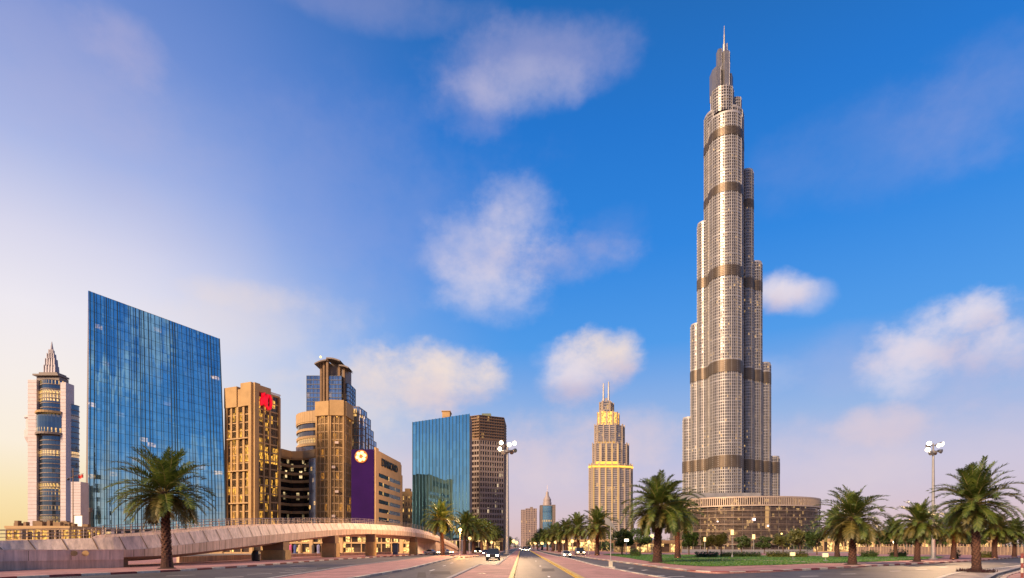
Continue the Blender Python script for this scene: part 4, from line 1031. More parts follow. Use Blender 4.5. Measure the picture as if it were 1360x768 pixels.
# --- the very tall tapering tower
def tall_tower():
    Y0 = 840.0; r = empty('skyscraper', (X(963, Y0), Y0, 0), 'immensely tall silver tower of stepped rounded lobes tapering to a spire', 'skyscraper')
    gm = glass('lobe_glass', (.13, .11, .105), 2.0, 4.2, .06, (1.0, .58, .2), 1.0, .18, .55, .03, .5, seed=31)
    bands = [(Z(178, 800), Z(167, 800)), (Z(253, 800), Z(242, 800)), (Z(365, 800), Z(351, 800)), (Z(493, 800), Z(477, 800)), (Z(620, 800), Z(604, 800))]
    def lobe(c, hw, top, Y, ry=None, z0=0.0, n=36, spacing=4.2, rail=True):
        cx = X(c, Y); rx = hw / F * Y; ry = ry or rx; H = Z(top, Y - ry * .5)
        ring = ell(cx, Y, rx, ry, n); g, s, f = MB(), MB(), MB(); u = 0
        for k in range(n):
            a, b_ = ring[k], ring[(k + 1) % n]; l = math.hypot(b_[0] - a[0], b_[1] - a[1])
            g.face([(*a, z0), (*b_, z0), (*b_, H), (*a, H)], [(u, z0), (u + l, z0), (u + l, H), (u, H)]); u += l
            f.obox((a[0] - .2 * math.sin(2 * math.pi * k / n) * -1, a[1]), b_, 0, 0.01, z0, z0 + .01) if False else None
        g.face([(*p, H) for p in ring])
        # vertical fins
        for k in range(n):
            th = 2 * math.pi * k / n; a = ring[k]; nx, ny = math.cos(th) / rx, math.sin(th) / ry; m = math.hypot(nx, ny); nx /= m; ny /= m; tx, ty = -ny, nx
            wv = .55 if k % 3 == 0 else .32; dd = 1.05 if k % 3 == 0 else .45
            q = [(a[0] + tx * -wv, a[1] + ty * -wv), (a[0] + nx * dd - tx * wv, a[1] + ny * dd - ty * wv), (a[0] + nx * dd + tx * wv, a[1] + ny * dd + ty * wv), (a[0] + tx * wv, a[1] + ty * wv)]
            for p, p2 in ((0, 1), (1, 2), (2, 3)): f.face([(*q[p], z0), (*q[p2], z0), (*q[p2], H), (*q[p], H)])
        # spandrel rings
        o1 = ell(cx, Y, rx + .72, ry + .72, n); z = z0 + spacing
        while z < H:
            t = 1.15 if round(z / spacing) % 7 else 2.0
            for k in range(n):
                j = (k + 1) % n
                s.face([(*o1[k], z - t / 2), (*o1[j], z - t / 2), (*o1[j], z + t / 2), (*o1[k], z + t / 2)])
                s.face([(*ring[k], z - t / 2), (*ring[j], z - t / 2), (*o1[j], z - t / 2), (*o1[k], z - t / 2)])
                s.face([(*o1[k], z + t / 2), (*o1[j], z + t / 2), (*ring[j], z + t / 2), (*ring[k], z + t / 2)])
            z += spacing
        go = g.build('tower_lobe', gm, r); s.build('floor_band', M_['burj_slab'], go); f.build('fin', M_['burj_fin'], go)
        # louvred plant floors
        for b0, b1 in bands:
            if b1 < H + 3 and b1 > z0:
                lb = MB(); o2 = ell(cx, Y, rx + 1.3, ry + 1.3, n); m = 6
                for q in range(m):
                    za = b0 + (b1 - b0) * q / m; zb = za + (b1 - b0) / m * .72
                    for k in range(n):
                        j = (k + 1) % n; lb.face([(*o2[k], za), (*o2[j], za), (*o2[j], zb), (*o2[k], zb)]); lb.face([(*o2[k], zb), (*o2[j], zb), (*ring[j], zb), (*ring[k], zb)]); lb.face([(*ring[k], za), (*ring[j], za), (*o2[j], za), (*o2[k], za)])
                o3 = ell(cx, Y, rx + .98, ry + .98, n)
                for k in range(n):
                    j = (k + 1) % n; lb.face([(*o3[k], b0), (*o3[j], b0), (*o3[j], b1), (*o3[k], b1)])
                lb.build('louvre_band', M_['burj_band'], go)
        if rail:
            rl_ = MB(); o4 = ell(cx, Y, rx + .2, ry + .2, n)
            for k in range(n):
                j = (k + 1) % n; rl_.face([(*o4[k], H), (*o4[j], H), (*o4[j], H + 2.2), (*o4[k], H + 2.2)])
            rl_.build('terrace_parapet', M_['burj_fin'], go)
    lobe(963.5, 20.6, 156, 822, 22, n=48)
    lobe(961.2, 24.6, 149, 842, 24, n=44)
    for c, hw, top, Y in ((935.5, 8.6, 297, 848), (926.2, 8.3, 432, 858), (916.0, 8.6, 556, 868), (991, 8.6, 228, 848), (1002, 9.0, 350, 858), (1013.5, 9.0, 484, 868), (1025, 9.0, 608, 878)):
        lobe(c, hw, top, Y, None, n=22)
    # dark stepped head
    def head(p0, p1, top, bot, Y, D):
        b = MB(); x0, x1 = X(p0, Y), X(p1, Y); c = (x1 - x0) * .25
        P = [(x0, Y + D * .4), (x0 + c, Y), (x1 - c, Y), (x1, Y + D * .4), (x1, Y + D), (x0, Y + D)]
        b.prism(P, Z(bot, Y), Z(top, Y))
        for a, e in zip(P[:4], P[1:5]):
            l = math.hypot(e[0] - a[0], e[1] - a[1]); m = max(1, int(l / 1.8))
            for k in range(m):
                t = (k + .5) / m; b.obox((a[0] + (e[0] - a[0]) * (t - .12), a[1] + (e[1] - a[1]) * (t - .12)), (a[0] + (e[0] - a[0]) * (t + .12), a[1] + (e[1] - a[1]) * (t + .12)), .01, .4, Z(bot, Y), Z(top, Y) + .5)
        b.build('head_block', M_['burj_top'], r)
    lobe(959.2, 13.8, 118, 830, 15, z0=Z(156, 830), n=28, rail=False)
    lobe(977, 7.0, 131, 838, 8, z0=Z(156, 838), n=18, rail=False)
    head(948, 960.2, 89, 125, 826, 18); head(959.4, 971.8, 83, 125, 827, 18); head(958.8, 975.8, 98, 130, 832, 18)
    head(954, 960, 64.5, 92, 830, 9); head(959.6, 971, 67.5, 88, 830, 10)
    m = MB(); xc = X(962.6, 834); m.lathe((xc, 836, 0), [(2.6, Z(70, 834)), (2.4, Z(58, 834)), (1.3, Z(57, 834)), (1.1, Z(45, 834)), (.7, Z(44, 834)), (.45, Z(33, 834))], 10); m.build('spire', M_['burj_top'], r)
    m = MB(); xc = X(965.6, 838); m.tube([(xc, 838, Z(70, 838)), (xc, 838, Z(58, 838))], 1.3, 1.0, 8); m.build('spire', M_['burj_top'], r)
tall_tower()

# --- louvred drum at its foot
def drum():
    Y = 430.0; cx, rx, ry = X(986, Y), 91 / F * Y, 45.0; H = Z(666, Y)
    r = empty('round_pavilion', (cx, Y, 0), 'wide low drum wrapped in horizontal bronze louvres at the foot of the tallest tower', 'building')
    n = 72; ring = ell(cx, Y, rx, ry, n); g, lv, po, cr = MB(), MB(), MB(), MB(); u = 0
    for k in range(n):
        a, c = ring[k], ring[(k + 1) % n]; l = math.hypot(c[0] - a[0], c[1] - a[1])
        g.face([(*a, 0), (*c, 0), (*c, H), (*a, H)], [(u, 0), (u + l, 0), (u + l, H), (u, H)]); u += l
    g.face([(*p, H - .3) for p in ring])
    g.build('glass_wall', glass('drum_glass', (.09, .065, .06), 1.4, 2.0, .16, (1, .58, .2), .7, .12, .35, .03, .5, seed=41), r)
    def hoop(mb, z0, z1, d0, d1):
        i, o = ell(cx, Y, rx + d0, ry + d0, n), ell(cx, Y, rx + d1, ry + d1, n)
        for k in range(n):
            j = (k + 1) % n
            mb.face([(*o[k], z0), (*o[j], z0), (*o[j], z1), (*o[k], z1)]); mb.face([(*i[k], z0), (*i[j], z0), (*o[j], z0), (*o[k], z0)]); mb.face([(*o[k], z1), (*o[j], z1), (*i[j], z1), (*i[k], z1)])
    z = 3.0; k = 0
    while z < H - 7.5:
        hoop(lv, z, z + (.55 if k % 5 == 0 else .26), .9, 1.7 if k % 5 else 2.2); z += .92; k += 1
    for zz in (H - 6.6, H - .9): hoop(cr, zz, zz + .9, .3, 2.0)
    o = ell(cx, Y, rx + 1.6, ry + 1.6, 240)
    for k in range(240):
        a = o[k]; b_ = o[(k + 1) % 240]; t = .45
        cr.obox(a, (a[0] + (b_[0] - a[0]) * t, a[1] + (b_[1] - a[1]) * t), 0, .35, H - 5.7, H - .9)
    o = ell(cx, Y, rx + 1.0, ry + 1.0, 56)
    for k in range(56): po.tube([(*o[k], 0), (*o[k], H - 6)], .13, .13, 5)
    lv.build('louvre', mat('bronze_louvre_drum', (.24, .17, .125), .45, .4, .25, .3), r); po.build('post', M_['burj_fin'], r)
    cr.build('parapet_screen', mat('pale_bronze', (.50, .38, .29), .45, .35), r)
    for px in (927, 1018):
        yy = Y - ry * math.sqrt(max(0, 1 - ((X(px, Y - ry * .8) - cx) / rx) ** 2)); e = MB(); e.box(X(px, yy) - 1.1, X(px, yy) + 1.1, yy - 1.1, yy - .6, 14, H - 7); e.build('lit_strip', emit('strip_gold', (1, .55, .2), .45), r)
    for px, py, cc in ((1001.5, 690, (1, .75, .8)), (1020, 698.5, (.85, .8, 1)), (953, 693, (1, .7, .6)), (1038, 709, (1, .7, .2))):
        yy = Y - ry * math.sqrt(max(0, 1 - ((X(px, Y - ry * .9) - cx) / rx) ** 2)) - 2.3; e = MB(); s = .8 if py == 690 else .45
        e.box(X(px, yy) - s, X(px, yy) + s, yy - .2, yy, Z(py, yy) - s, Z(py, yy) + s); e.build('projector_lamp', emit('projector', cc, 2.4), r)
    # low ring building joining tower and drum
    w = MB(); w.box(X(905, 620), X(1000, 620), 600, 660, 0, Z(657, 620)); w.build('link_block', M_['burj_slab'], r)
drum()

# --- low buildings at the far left and the shops below the bridge
def left_low():
    Y = 190.0; r = empty('restaurant_building', (X(50, Y), Y + 6, 0), 'two storey building with amber lit windows at the foot of the spire tower', 'building')
    g, s = MB(), MB(); x0, x1 = X(9, Y), X(93, Y); h = Z(697, Y)
    facade((x0, Y), (x1, Y), 0, h - 1.2, 2, 9, g, s, s, .9, .5, .5, .4); facade((x1, Y), (x1, Y + 14), 0, h - 1.2, 2, 6, g, s, s, .9, .5, .5, .4)
    s.box(x0 - .3, x1 + .3, Y - .6, Y + 14, h - 1.2, h - .4)
    g.build('window_glass', glass('amber_shop', (.05, .03, .015), 1.7, 2.4, .62, (1, .52, .10), 1.1, .2, 0, .02, .4, seed=51), r); s.build('wall', M_['tan2'], r)
    rg = random.Random(5)
    for k in range(14):
        c = MB(); a = x0 + (x1 - x0) * rg.random(); w_ = rg.uniform(.4, 1.3); yy = Y + rg.uniform(1, 9); c.box(a - w_, a + w_, yy, yy + 1.5, h - .4, h + rg.uniform(.3, 1.6))
        c.build('roof_plant', M_['brown'], r)
    Y = 205.0; r = empty('white_annex', (X(104, Y), Y + 8, 0), 'plain pinkish block with a lit front between spire tower and blue slab', 'building')
    w = MB(); x0, x1 = X(94, Y), X(107, Y); w.box(x0, x1, Y, Y + 4, Z(684, Y), Z(640, Y)); w.box(x0, x0 + .8, Y, Y + 4, 0, Z(684, Y)); w.box(x0 + .8, x1, Y + 1, Y + 4, 0, Z(684, Y)); w.build('wall', M_['pinkwhite'], r)
    j = MB()
    for k in range(1, 12): j.box(x0 + .02, x1 - .02, Y - .03, Y + .1, Z(684, Y) + k, Z(684, Y) + k + .07)
    j.build('wall_joint', M_['greywall'], r)
    e = MB(); e.box(X(97, Y), X(106, Y), Y + .7, Y + .95, 1, Z(685, Y)); e.build('lit_front', emit('annex_light', (1, .78, .55), 1.0), r)
left_low()
def shops():
    Y = 186.0; r = empty('shop_row', (X(400, Y), Y + 6, 0), 'row of warmly lit ground floor shops seen under the bridge', 'building')
    g, s, c = MB(), MB(), MB(); x0, x1 = X(215, Y), X(560, Y); h = 7.2
    n = 26
    facade((x0, Y), (x1, Y), 0, h - 1.5, 0, 0, g, None, None)
    for k in range(n + 1):
        u = x0 + (x1 - x0) * k / n; w_ = .55 if k % 3 == 0 else .14; s.box(u - w_, u + w_, Y - .5 - (.3 if k % 3 == 0 else 0), Y - .01, 0, h - 1.5)
    s.box(x0, x1, Y - .6, Y - .01, 3.2, 3.7); s.box(x0, x1, Y - 1.6, Y + 10, h - 1.5, h)
    s.box(x0, x1, Y - .45, Y - .02, 0, .45)
    g.build('shop_window', glass('shop_glass', (.05, .03, .02), 1.3, 1.9, .45, (1, .60, .18), 1.6, .15, 0, .02, .5, seed=61), r); s.build('frame', M_['tan2'], r)
    cols = [((.55, .10, .25), 386), ((.06, .09, .25), 392), ((.5, .35, .2), 398), ((.08, .06, .05), 416), ((.2, .2, .35), 423)]
    for cc, px in cols:
        d = MB(); x = X(px, Y - .8); d.lathe((x, Y - .9, 0), [(.5, .05), (.42, .9), (.5, 1.6), (.5, 2.5), (.2, 2.9)], 10); d.build('display', mat('display_cloth', cc, .8), r)
shops()
wl = MB(); a, c = G(375, 741.0), G(520, 736.6); wl.obox(a, c, -.4, 0, 0, .75)
tag(wl.build('low_wall', M_['concrete']), 'long low wall in front of the lit shops beyond the bridge piers', 'wall')
bx = MB(); Y = 150; bx.box(X(521.5, Y), X(527.5, Y), Y, Y + 1.2, .13, Z(722, Y)); bx.box(X(521.2, Y), X(527.8, Y), Y - .1, Y + 1.3, Z(722, Y), Z(721.2, Y)); bx.box(X(522.2, Y), X(526.8, Y), Y - .04, Y, .9, Z(723.5, Y), 1)
tag(bx.build('kiosk', [mat('blue_kiosk', (.02, .05, .13), .4), mat('blue_kiosk_panel', (.04, .10, .2), .3)]), 'dark blue kiosk box under the bridge beside the fourth pier', 'kiosk')
bn = MB(); x, y = G(347, 746.0); bn.lathe((x - .4, y - 1.0, .13), [(.5, 0), (.62, .1), (.66, 1.1), (.5, 1.5), (.2, 1.7)], 14)
tag(bn.build('litter_bin', M_['black']), 'black round topped bin against the first bridge pier', 'bin')

# --- towers standing behind the viewer: what the mirror facades reflect
for i, (x, y, w, d, h, lab) in enumerate([(205, 0, 24, 24, 80, 'slender brown block behind the road, reflected at the right of the blue slab'), (-34, -210, 12, 14, 88, 'narrow grey tower behind the road, between two others in the teal glass'), (-60, -190, 34, 30, 70, 'tan office tower behind the road, reflected in the teal glass'), (-8, -230, 26, 30, 105, 'tall grey tower behind the road, reflected in the teal glass'),
                                          (-45, -148, 22, 20, 95, 'broad brown block behind the road, reflected in the blue slab')]):
    r = empty('office_tower', (x, y, 0), lab, 'tower'); g, s = MB(), MB()
    P = [(x - w / 2, y - d / 2), (x + w / 2, y - d / 2), (x + w / 2, y + d / 2), (x - w / 2, y + d / 2)]
    for k in range(4): facade(P[k], P[(k + 1) % 4], 0, h, int(h / 3.8), 8, g, s, s, 1.0, .4, .6, .45)
    s.face([(p[0], p[1], h) for p in P]); s.box(x - w / 4, x + w / 5, y - d / 4, y + d / 4, h, h + 7)
    g.build('window_glass', glass('rear_glass', (.06, .07, .09), 1.5, 3.8, .1, rough=.1, metal=.5, seed=70 + i), r); s.build('wall', M_['greywall'] if i in (1, 3) else M_['brown'], r)

# ------------------------------------------------------------------ palms
def make_palm_meshes(seed, trunk_h=6.4, nf=78, lean=0.0, droop=1.0, dead=.74, tilt=0.0):
    rg = random.Random(seed); tr, sca, cr, old, ra = MB(), MB(), MB(), MB(), MB()
    n = 14; rings = []; H = trunk_h
    def tx(z): return lean * (z / H) ** 2
    for k in range(13):
        z = H * k / 12; t = z / H; rr = .40 - .10 * t + (.16 * (1 - t) ** 8) + .015 * rg.uniform(-1, 1)
        if k >= 11: rr += .07
        rings.append([(tx(z) + rr * math.cos(2 * math.pi * i / n), rr * math.sin(2 * math.pi * i / n), z) for i in range(n)])
    tr.loft(rings)
    # leaf-base scales spiralling up the trunk
    z = .25; k = 0
    while z < H - .1:
        a = k * 2.39996; t = z / H; rr = .385 - .10 * t; w = .15
        ca, sa = math.cos(a), math.sin(a); ta = (-sa, ca)
        p = lambda o, s, dz: (tx(z) + ca * (rr + o) + ta[0] * s, sa * (rr + o) + ta[1] * s, z + dz)
        sca.face([p(-.02, -w, 0), p(-.02, 0, -.14), p(-.02, w, 0), p(.10, w * .5, .17), p(.10, -w * .5, .17)])
        sca.face([p(.10, -w * .5, .17), p(.10, w * .5, .17), p(-.02, w * .8, .23), p(-.02, -w * .8, .23)])
        z += .030; k += 1
    # fronds
    top = Vector((tx(H), 0, H - .1))
    for i in range(nf):
        a = i * 2.39996 + rg.uniform(-.25, .25); q = (i + .5) / nf
        e0 = R(82 - 122 * q ** .95 + rg.uniform(-11, 11)); Lf = (3.6 + .9 * math.sin(math.pi * min(1, q * 1.2))) * rg.uniform(.88, 1.1)
        if q > .86: Lf *= .82
        m = 13; p = top + Vector((math.cos(a) * .22, math.sin(a) * .22, (1 - q) * .5 - .25)); pts = [p.copy()]; e = e0; hz = Vector((math.cos(a), math.sin(a), 0)); dirs = []
        side_bend = rg.uniform(-.012, .012)
        for k in range(m):
            dv = hz * math.cos(e) + Vector((0, 0, math.sin(e))); dirs.append(dv); p = p + dv * (Lf / m); pts.append(p.copy())
            e -= R((1.6 + 6.2 * (k / m) ** 1.3) * droop * (.5 + .8 * max(0, math.cos(e)))) * rg.uniform(.75, 1.25)
            hz = (Matrix.Rotation(side_bend * k, 3, 'Z') @ hz)
        ra.tube([tuple(v) for v in pts[::2]], .045, .012, 4)
        mb = old if (q > dead and rg.random() < .7) else cr
        npair = 40
        for k in range(npair):
            t = .14 + .86 * (k + .5) / npair; f_ = t * m; s_ = min(m - 1, int(f_)); base = pts[s_].lerp(pts[s_ + 1], f_ - s_); dv = dirs[s_]
            sd = dv.cross(Vector((0, 0, 1)))
            sd = sd.normalized() if sd.length > .05 else Vector((-math.sin(a), math.cos(a), 0)); up = sd.cross(dv).normalized()
            ll = (.30 + .58 * math.sin(math.pi * min(1, .18 + t * .78))) * rg.uniform(.85, 1.12)
            fw = .45 + .75 * t
            for sg in (-1, 1):
                ld = (sd * sg + dv * fw + up * rg.uniform(-.05, .55)).normalized(); tip = base + ld * ll - Vector((0, 0, .10 * ll * rg.uniform(.3, 1.4)))
                wd = dv * .042; mid = base.lerp(tip, .5) + up * .01
                mb.face([tuple(base - wd * .8), tuple(mid - wd * 1.25), tuple(tip), tuple(mid + wd * 1.25), tuple(base + wd * .8)])
    return tr, sca, cr, old, ra
def make_palm(seed, **k):
    r = empty('palm_tree', (0, 0, 0), 'date palm', 'palm', 'date palms along the roads')
    tr, sca, cr, old, ra = make_palm_meshes(seed, **k)
    t = tr.build('trunk', M_['bark'], r); sca.build('leaf_base', M_['scale'], t)
    c = cr.build('crown', M_['frond'], r); old.build('old_frond', M_['frond_old'], c); ra.build('rachis', M_['rachis'], c)
    return r
protos = [make_palm(1), make_palm(2, trunk_h=7.0, lean=.25, droop=1.12), make_palm(3, trunk_h=5.6, nf=66, lean=-.15, droop=1.15, dead=.62), make_palm(4, trunk_h=6.8, nf=82, lean=.4, droop=1.0, dead=.8), make_palm(5, trunk_h=6.0, nf=88, lean=-.3, droop=1.3, dead=.66)]
used = [False] * 5
def palm(px, py, top, hw, kind, label, rz=None, Y=None):
    if Y is None: x, Y = G(px, py)
    else: x = X(px, Y)
    H = Z(top, Y); base = [9.9, 10.4, 9.1, 10.3, 9.5][kind]; s = H / base; wide = (hw / F * Y) / 4.45
    if used[kind]: o = copy_tree(protos[kind])
    else: o = protos[kind]; used[kind] = True
    o.location = (x, Y, 0.13); sx = (s * .45 + wide * .55); o.scale = (sx, sx, s); o.rotation_euler = (random.uniform(-.035, .035), random.uniform(-.035, .035), rz if rz is not None else random.uniform(0, 6.28)); o['label'] = label
    return o
palm(222, 757, 599, 61, 0, 'big date palm on the red kerbed pavement before the blue glass slab', .6)
palm(588, 738.6, 668, 25, 1, 'lone palm on the tip of the left triangular median')
palm(873, 748.5, 632, 58, 4, 'large drooping palm at the lawn edge left of the louvred drum', 2.2)
palm(900, 742.5, 660, 36, 1, 'shorter palm half hidden behind the large drooping palm by the drum')
palm(793, 738.5, 675, 28, 2, 'palm with reddish trunk in front of the gold lit hotel')
palm(1132, 751.5, 650, 50, 2, 'broad palm at the lawn edge just right of the louvred drum', 1.0)
palm(1112, 741, 676, 32, 0, 'smaller palm standing behind the broad palm right of the drum')
palm(1218, 747.5, 665, 34, 4, 'mid sized palm on the lawn left of the right floodlight mast', 2.9)
palm(1297, 762, 619, 46, 3, 'tallest right hand palm in a soil ring on the beige island', 4.0)
palm(1266, 744, 680, 36, 0, 'palm just right of the right floodlight mast across the road')
palm(1321, 742.3, 682, 34, 3, 'palm behind the tallest island palm, on its right')
palm(1347, 740.5, 690, 26, 0, 'farther palm at the right end of the road')
palm(1190, 741, 690, 24, 1, 'palm on the back lawn left of the mid sized lawn palm')
palm(1240, 740, 688, 26, 1, 'palm behind the foot of the right floodlight mast')
ordn = ['first', 'second', 'third', 'fourth', 'fifth', 'sixth', 'seventh', 'eighth', 'ninth', 'tenth', 'eleventh', 'twelfth']
for i, (px, py, top, hw) in enumerate([(768, 736.5, 684, 23), (752, 735.4, 690, 20), (743, 734, 693, 18), (734, 733, 697, 16), (727, 732, 701, 14), (720, 731, 704, 12), (714, 730.2, 708, 10), (709, 729.4, 712, 8)]):
    palm(px, py, top * 1.0 + (i * 7 % 5) - 2, hw * (.85 + .1 * (i * 3 % 4)), i % 5, '%s palm down the right avenue row, counted from the reddish palm' % ordn[i])
for i, (px, py, top, hw) in enumerate([(617, 737, 681, 23), (629, 736, 684, 22), (640, 735, 688, 19), (648, 734, 692, 17), (655, 733, 697, 14), (661, 732, 701, 13), (667, 731, 706, 11), (672, 730.2, 710, 9), (677, 729.4, 714, 7)]):
    palm(px, py, top + (i * 7 % 5) - 2, hw * (.85 + .1 * (i * 3 % 4)), (i + 1) % 5, '%s palm down the left avenue row, counted from the amber lamp' % ordn[i])
# soil rings at the feet of the palms nearest the viewer
for px, py, rr in ((1297, 762, 1.5), (873, 748.5, 1.3), (222, 757, .9), (1132, 751.5, 1.0), (588, 738.6, 1.2), (1218, 747.5, 1.0)):
    x, y = G(px, py); b = MB(); rg = random.Random(px); n = 18
    prof = [(rr, .0), (rr * .8, .09), (rr * .4, .14), (.05, .15)]
    b.lathe((x, y, .142), prof, n); struct(b.build('soil', M_['soil']))
    if px == 1297:
        b = MB()
        for k in range(260):
            a = rg.uniform(0, 6.28); q = rr * math.sqrt(rg.random()); cx_, cy_ = x + q * math.cos(a), y + q * math.sin(a); h_ = rg.uniform(.1, .32)
            b.face([(cx_ - .05, cy_, .2), (cx_ + .05, cy_ + .03, .2), (cx_ + rg.uniform(-.15, .15), cy_ + rg.uniform(-.15, .15), .22 + h_)])
        struct(b.build('ground_cover', leaf_mat('maroon_leaf', (.09, .012, .014), (.05, .03, .012))), 'stuff')

# ------------------------------------------------------------------ bushy trees, hedges, far tree line
def leaf_cloud(mb, c, rx, rz, n, rg, size=.28):
    for k in range(n):
        while True:
            v = Vector((rg.uniform(-1, 1), rg.uniform(-1, 1), rg.uniform(-1, 1)))
            if .25 < v.length < 1: break
        p = Vector((c[0] + v.x * rx, c[1] + v.y * rx, c[2] + v.z * rz)); a = Vector((rg.gauss(0, 1), rg.gauss(0, 1), rg.gauss(0, 1))).normalized(); b_ = a.orthogonal().normalized(); s = size * rg.uniform(.5, 1.2)
        mb.face([tuple(p - a * s), tuple(p + b_ * s * .45), tuple(p + a * s), tuple(p - b_ * s * .45)])
def make_tree(seed, m):
    rg = random.Random(seed); r = empty('park_tree', (0, 0, 0), 'park tree', 'tree', 'bushy park trees behind the lawn')
    t, c = MB(), MB(); t.tube([(0, 0, 0), (.05, 0, 1.0), (0, .08, 1.9)], .16, .11, 8)
    for k in range(9):
        a = rg.uniform(0, 6.28); q = rg.uniform(.5, 1.9); z = rg.uniform(2.2, 4.4); p = (q * math.cos(a), q * math.sin(a), z)
        t.tube([(0, .08, 1.7), (p[0] * .5, p[1] * .5, z * .75), p], .07, .02, 5); leaf_cloud(c, p, rg.uniform(.7, 1.15), rg.uniform(.5, .9), 190, rg)
    tk = t.build('trunk', M_['trunk'], r); c.build('crown', m, r); return r
tp = [make_tree(21, M_['leaf']), make_tree(22, M_['leaf2']), make_tree(23, M_['leaf'])]; tu = [False] * 3
def tree(px, Y, s, kind, label):
    if tu[kind]: o = copy_tree(tp[kind])
    else: o = tp[kind]; tu[kind] = True
    s *= 1.25; o.location = (X(px, Y), Y, .13); o.scale = (s, s, s); o.rotation_euler.z = random.uniform(0, 6.28); o['label'] = label
spots = [(826, 150, 1.1, 0, 'dark'), (850, 160, 1.2, 2, 'dark'), (915, 150, 1.0, 0, 'dark'), (940, 165, .9, 1, 'olive'), (958, 170, 1.0, 1, 'olive'), (985, 160, .85, 0, 'dark'), (1015, 165, .8, 2, 'dark'), (1040, 150, .9, 1, 'olive'),
         (1063, 160, 1.15, 1, 'olive'), (1085, 150, 1.0, 0, 'dark'), (1150, 165, 1.1, 1, 'olive'), (1170, 190, 1.3, 0, 'dark'), (1205, 175, 1.2, 2, 'dark'), (1250, 170, 1.1, 0, 'dark'), (1290, 180, 1.3, 2, 'dark'), (1335, 175, 1.4, 0, 'dark')]
near = {826: 'left of the large drooping palm', 850: 'directly behind the large drooping palm', 915: 'right behind the shorter half hidden palm', 940: 'before the left end of the louvred drum', 958: 'left of the first park lantern by the drum',
        985: 'between the two park lanterns by the drum', 1015: 'right of the second park lantern by the drum', 1040: 'before the right half of the louvred drum', 1063: 'before the right edge of the louvred drum', 1085: 'left beside the broad palm right of the drum',
        1150: 'right of the broad palm by the drum', 1170: 'between broad palm and mid sized lawn palm', 1205: 'behind the mid sized lawn palm', 1250: 'just right of the floodlight mast', 1290: 'behind the tallest island palm', 1335: 'at the right end of the park'}
for px, Y, s, k, w in spots: tree(px, Y, s, k, '%s bushy tree %s' % (w, near[px]))
def hedge(px0, px1, Y, h, d, label, m='leaf'):
    b = MB(); rg = random.Random(int(px0)); x0, x1 = X(px0, Y), X(px1, Y); n = int((x1 - x0) * 190)
    b.box(x0 + .3, x1 - .3, Y + .3, Y + d - .3, .13, h * .6)
    for k in range(n):
        p = Vector((rg.uniform(x0, x1), Y + rg.uniform(0, d), .15 + h * rg.random() ** .6 * (.75 + .25 * math.sin(rg.uniform(0, 6.28))))); a = Vector((rg.gauss(0, 1), rg.gauss(0, 1), rg.gauss(0, 1))).normalized(); c = a.orthogonal().normalized(); s = rg.uniform(.09, .2)
        b.face([tuple(p - a * s), tuple(p + c * s * .6), tuple(p + a * s), tuple(p - c * s * .6)])
    return tag(b.build('hedge', M_[m]), label, 'hedge')
hedge(838, 852, 128, 1.9, 1.8, 'round dark shrub left of the large drooping palm')
hedge(925, 955, 118, 1.2, 1.2, 'low clipped hedge before the left part of the drum')
hedge(958, 1012, 122, 1.1, 1.2, 'low clipped hedge under the two park lanterns')
hedge(1020, 1075, 119, 1.3, 1.2, 'low clipped hedge before the right part of the drum', 'leaf2')
hedge(1146, 1168, 120, 1.5, 1.4, 'low hedge behind the lawn right of the broad palm')
hedge(1185, 1207, 122, 1.6, 1.4, 'low hedge left of the mid sized lawn palm')
hedge(1270, 1277, 103, 1.9, 1.2, 'clipped green shrub right of the floodlight mast')
hedge(1298, 1325, 112, 1.3, 1.2, 'low hedge along the pale wall on the right', 'leaf2')
def treeline(px0, px1, Y, h, name='treeline'):
    b = MB(); rg = random.Random(int(Y)); x0, x1 = X(px0, Y), X(px1, Y); n = int((x1 - x0) / 4.2)
    for k in range(n):
        x = x0 + (x1 - x0) * (k + rg.random()) / n; hh = h * rg.uniform(.6, 1.1); leaf_cloud(b, (x, Y + rg.uniform(0, 14), hh * .52), 3.4, hh * .52, 150, rg, .75)
    return struct(b.build(name, M_['leaf']), 'stuff')
treeline(420, 690, 620, 13); treeline(698, 1000, 560, 12); treeline(1070, 1500, 255, 12); treeline(1080, 1500, 275, 15); treeline(800, 905, 230, 6)

# ------------------------------------------------------------------ pale wall with posts on the right, bollards
r = empty('boundary_wall', (X(1250, 150), 150, 0), 'long pale pinkish wall with pilasters behind the right hand lawn', 'wall')
w, p = MB(), MB(); a, c = (X(1135, 165), 165.0), (X(1420, 140), 140.0)
w.obox(a, c, -.3, 0, 0, 2.0); w.obox(a, c, -.4, .1, 2.0, 2.2); w.build('wall', mat('faded_wall', (.20, .14, .115), .8), r)
for k in range(67):
    t = k / 66; t2 = t + .004; p.obox((a[0] + (c[0] - a[0]) * t, a[1] + (c[1] - a[1]) * t), (a[0] + (c[0] - a[0]) * t2, a[1] + (c[1] - a[1]) * t2), .01, .35, 0, 2.9)
p.build('pilaster', mat('faded_pilaster', (.30, .21, .15), .8), r)
e = MB()
for k in range(0, 33, 2):
    t = (k + .5) / 33; t2 = t + .006; e.obox((a[0] + (c[0] - a[0]) * t, a[1] + (c[1] - a[1]) * t), (a[0] + (c[0] - a[0]) * t2, a[1] + (c[1] - a[1]) * t2), .01, .12, .9, 2.5)
e.build('wall_light', emit('wall_light', (1, .52, .2), .55), r)
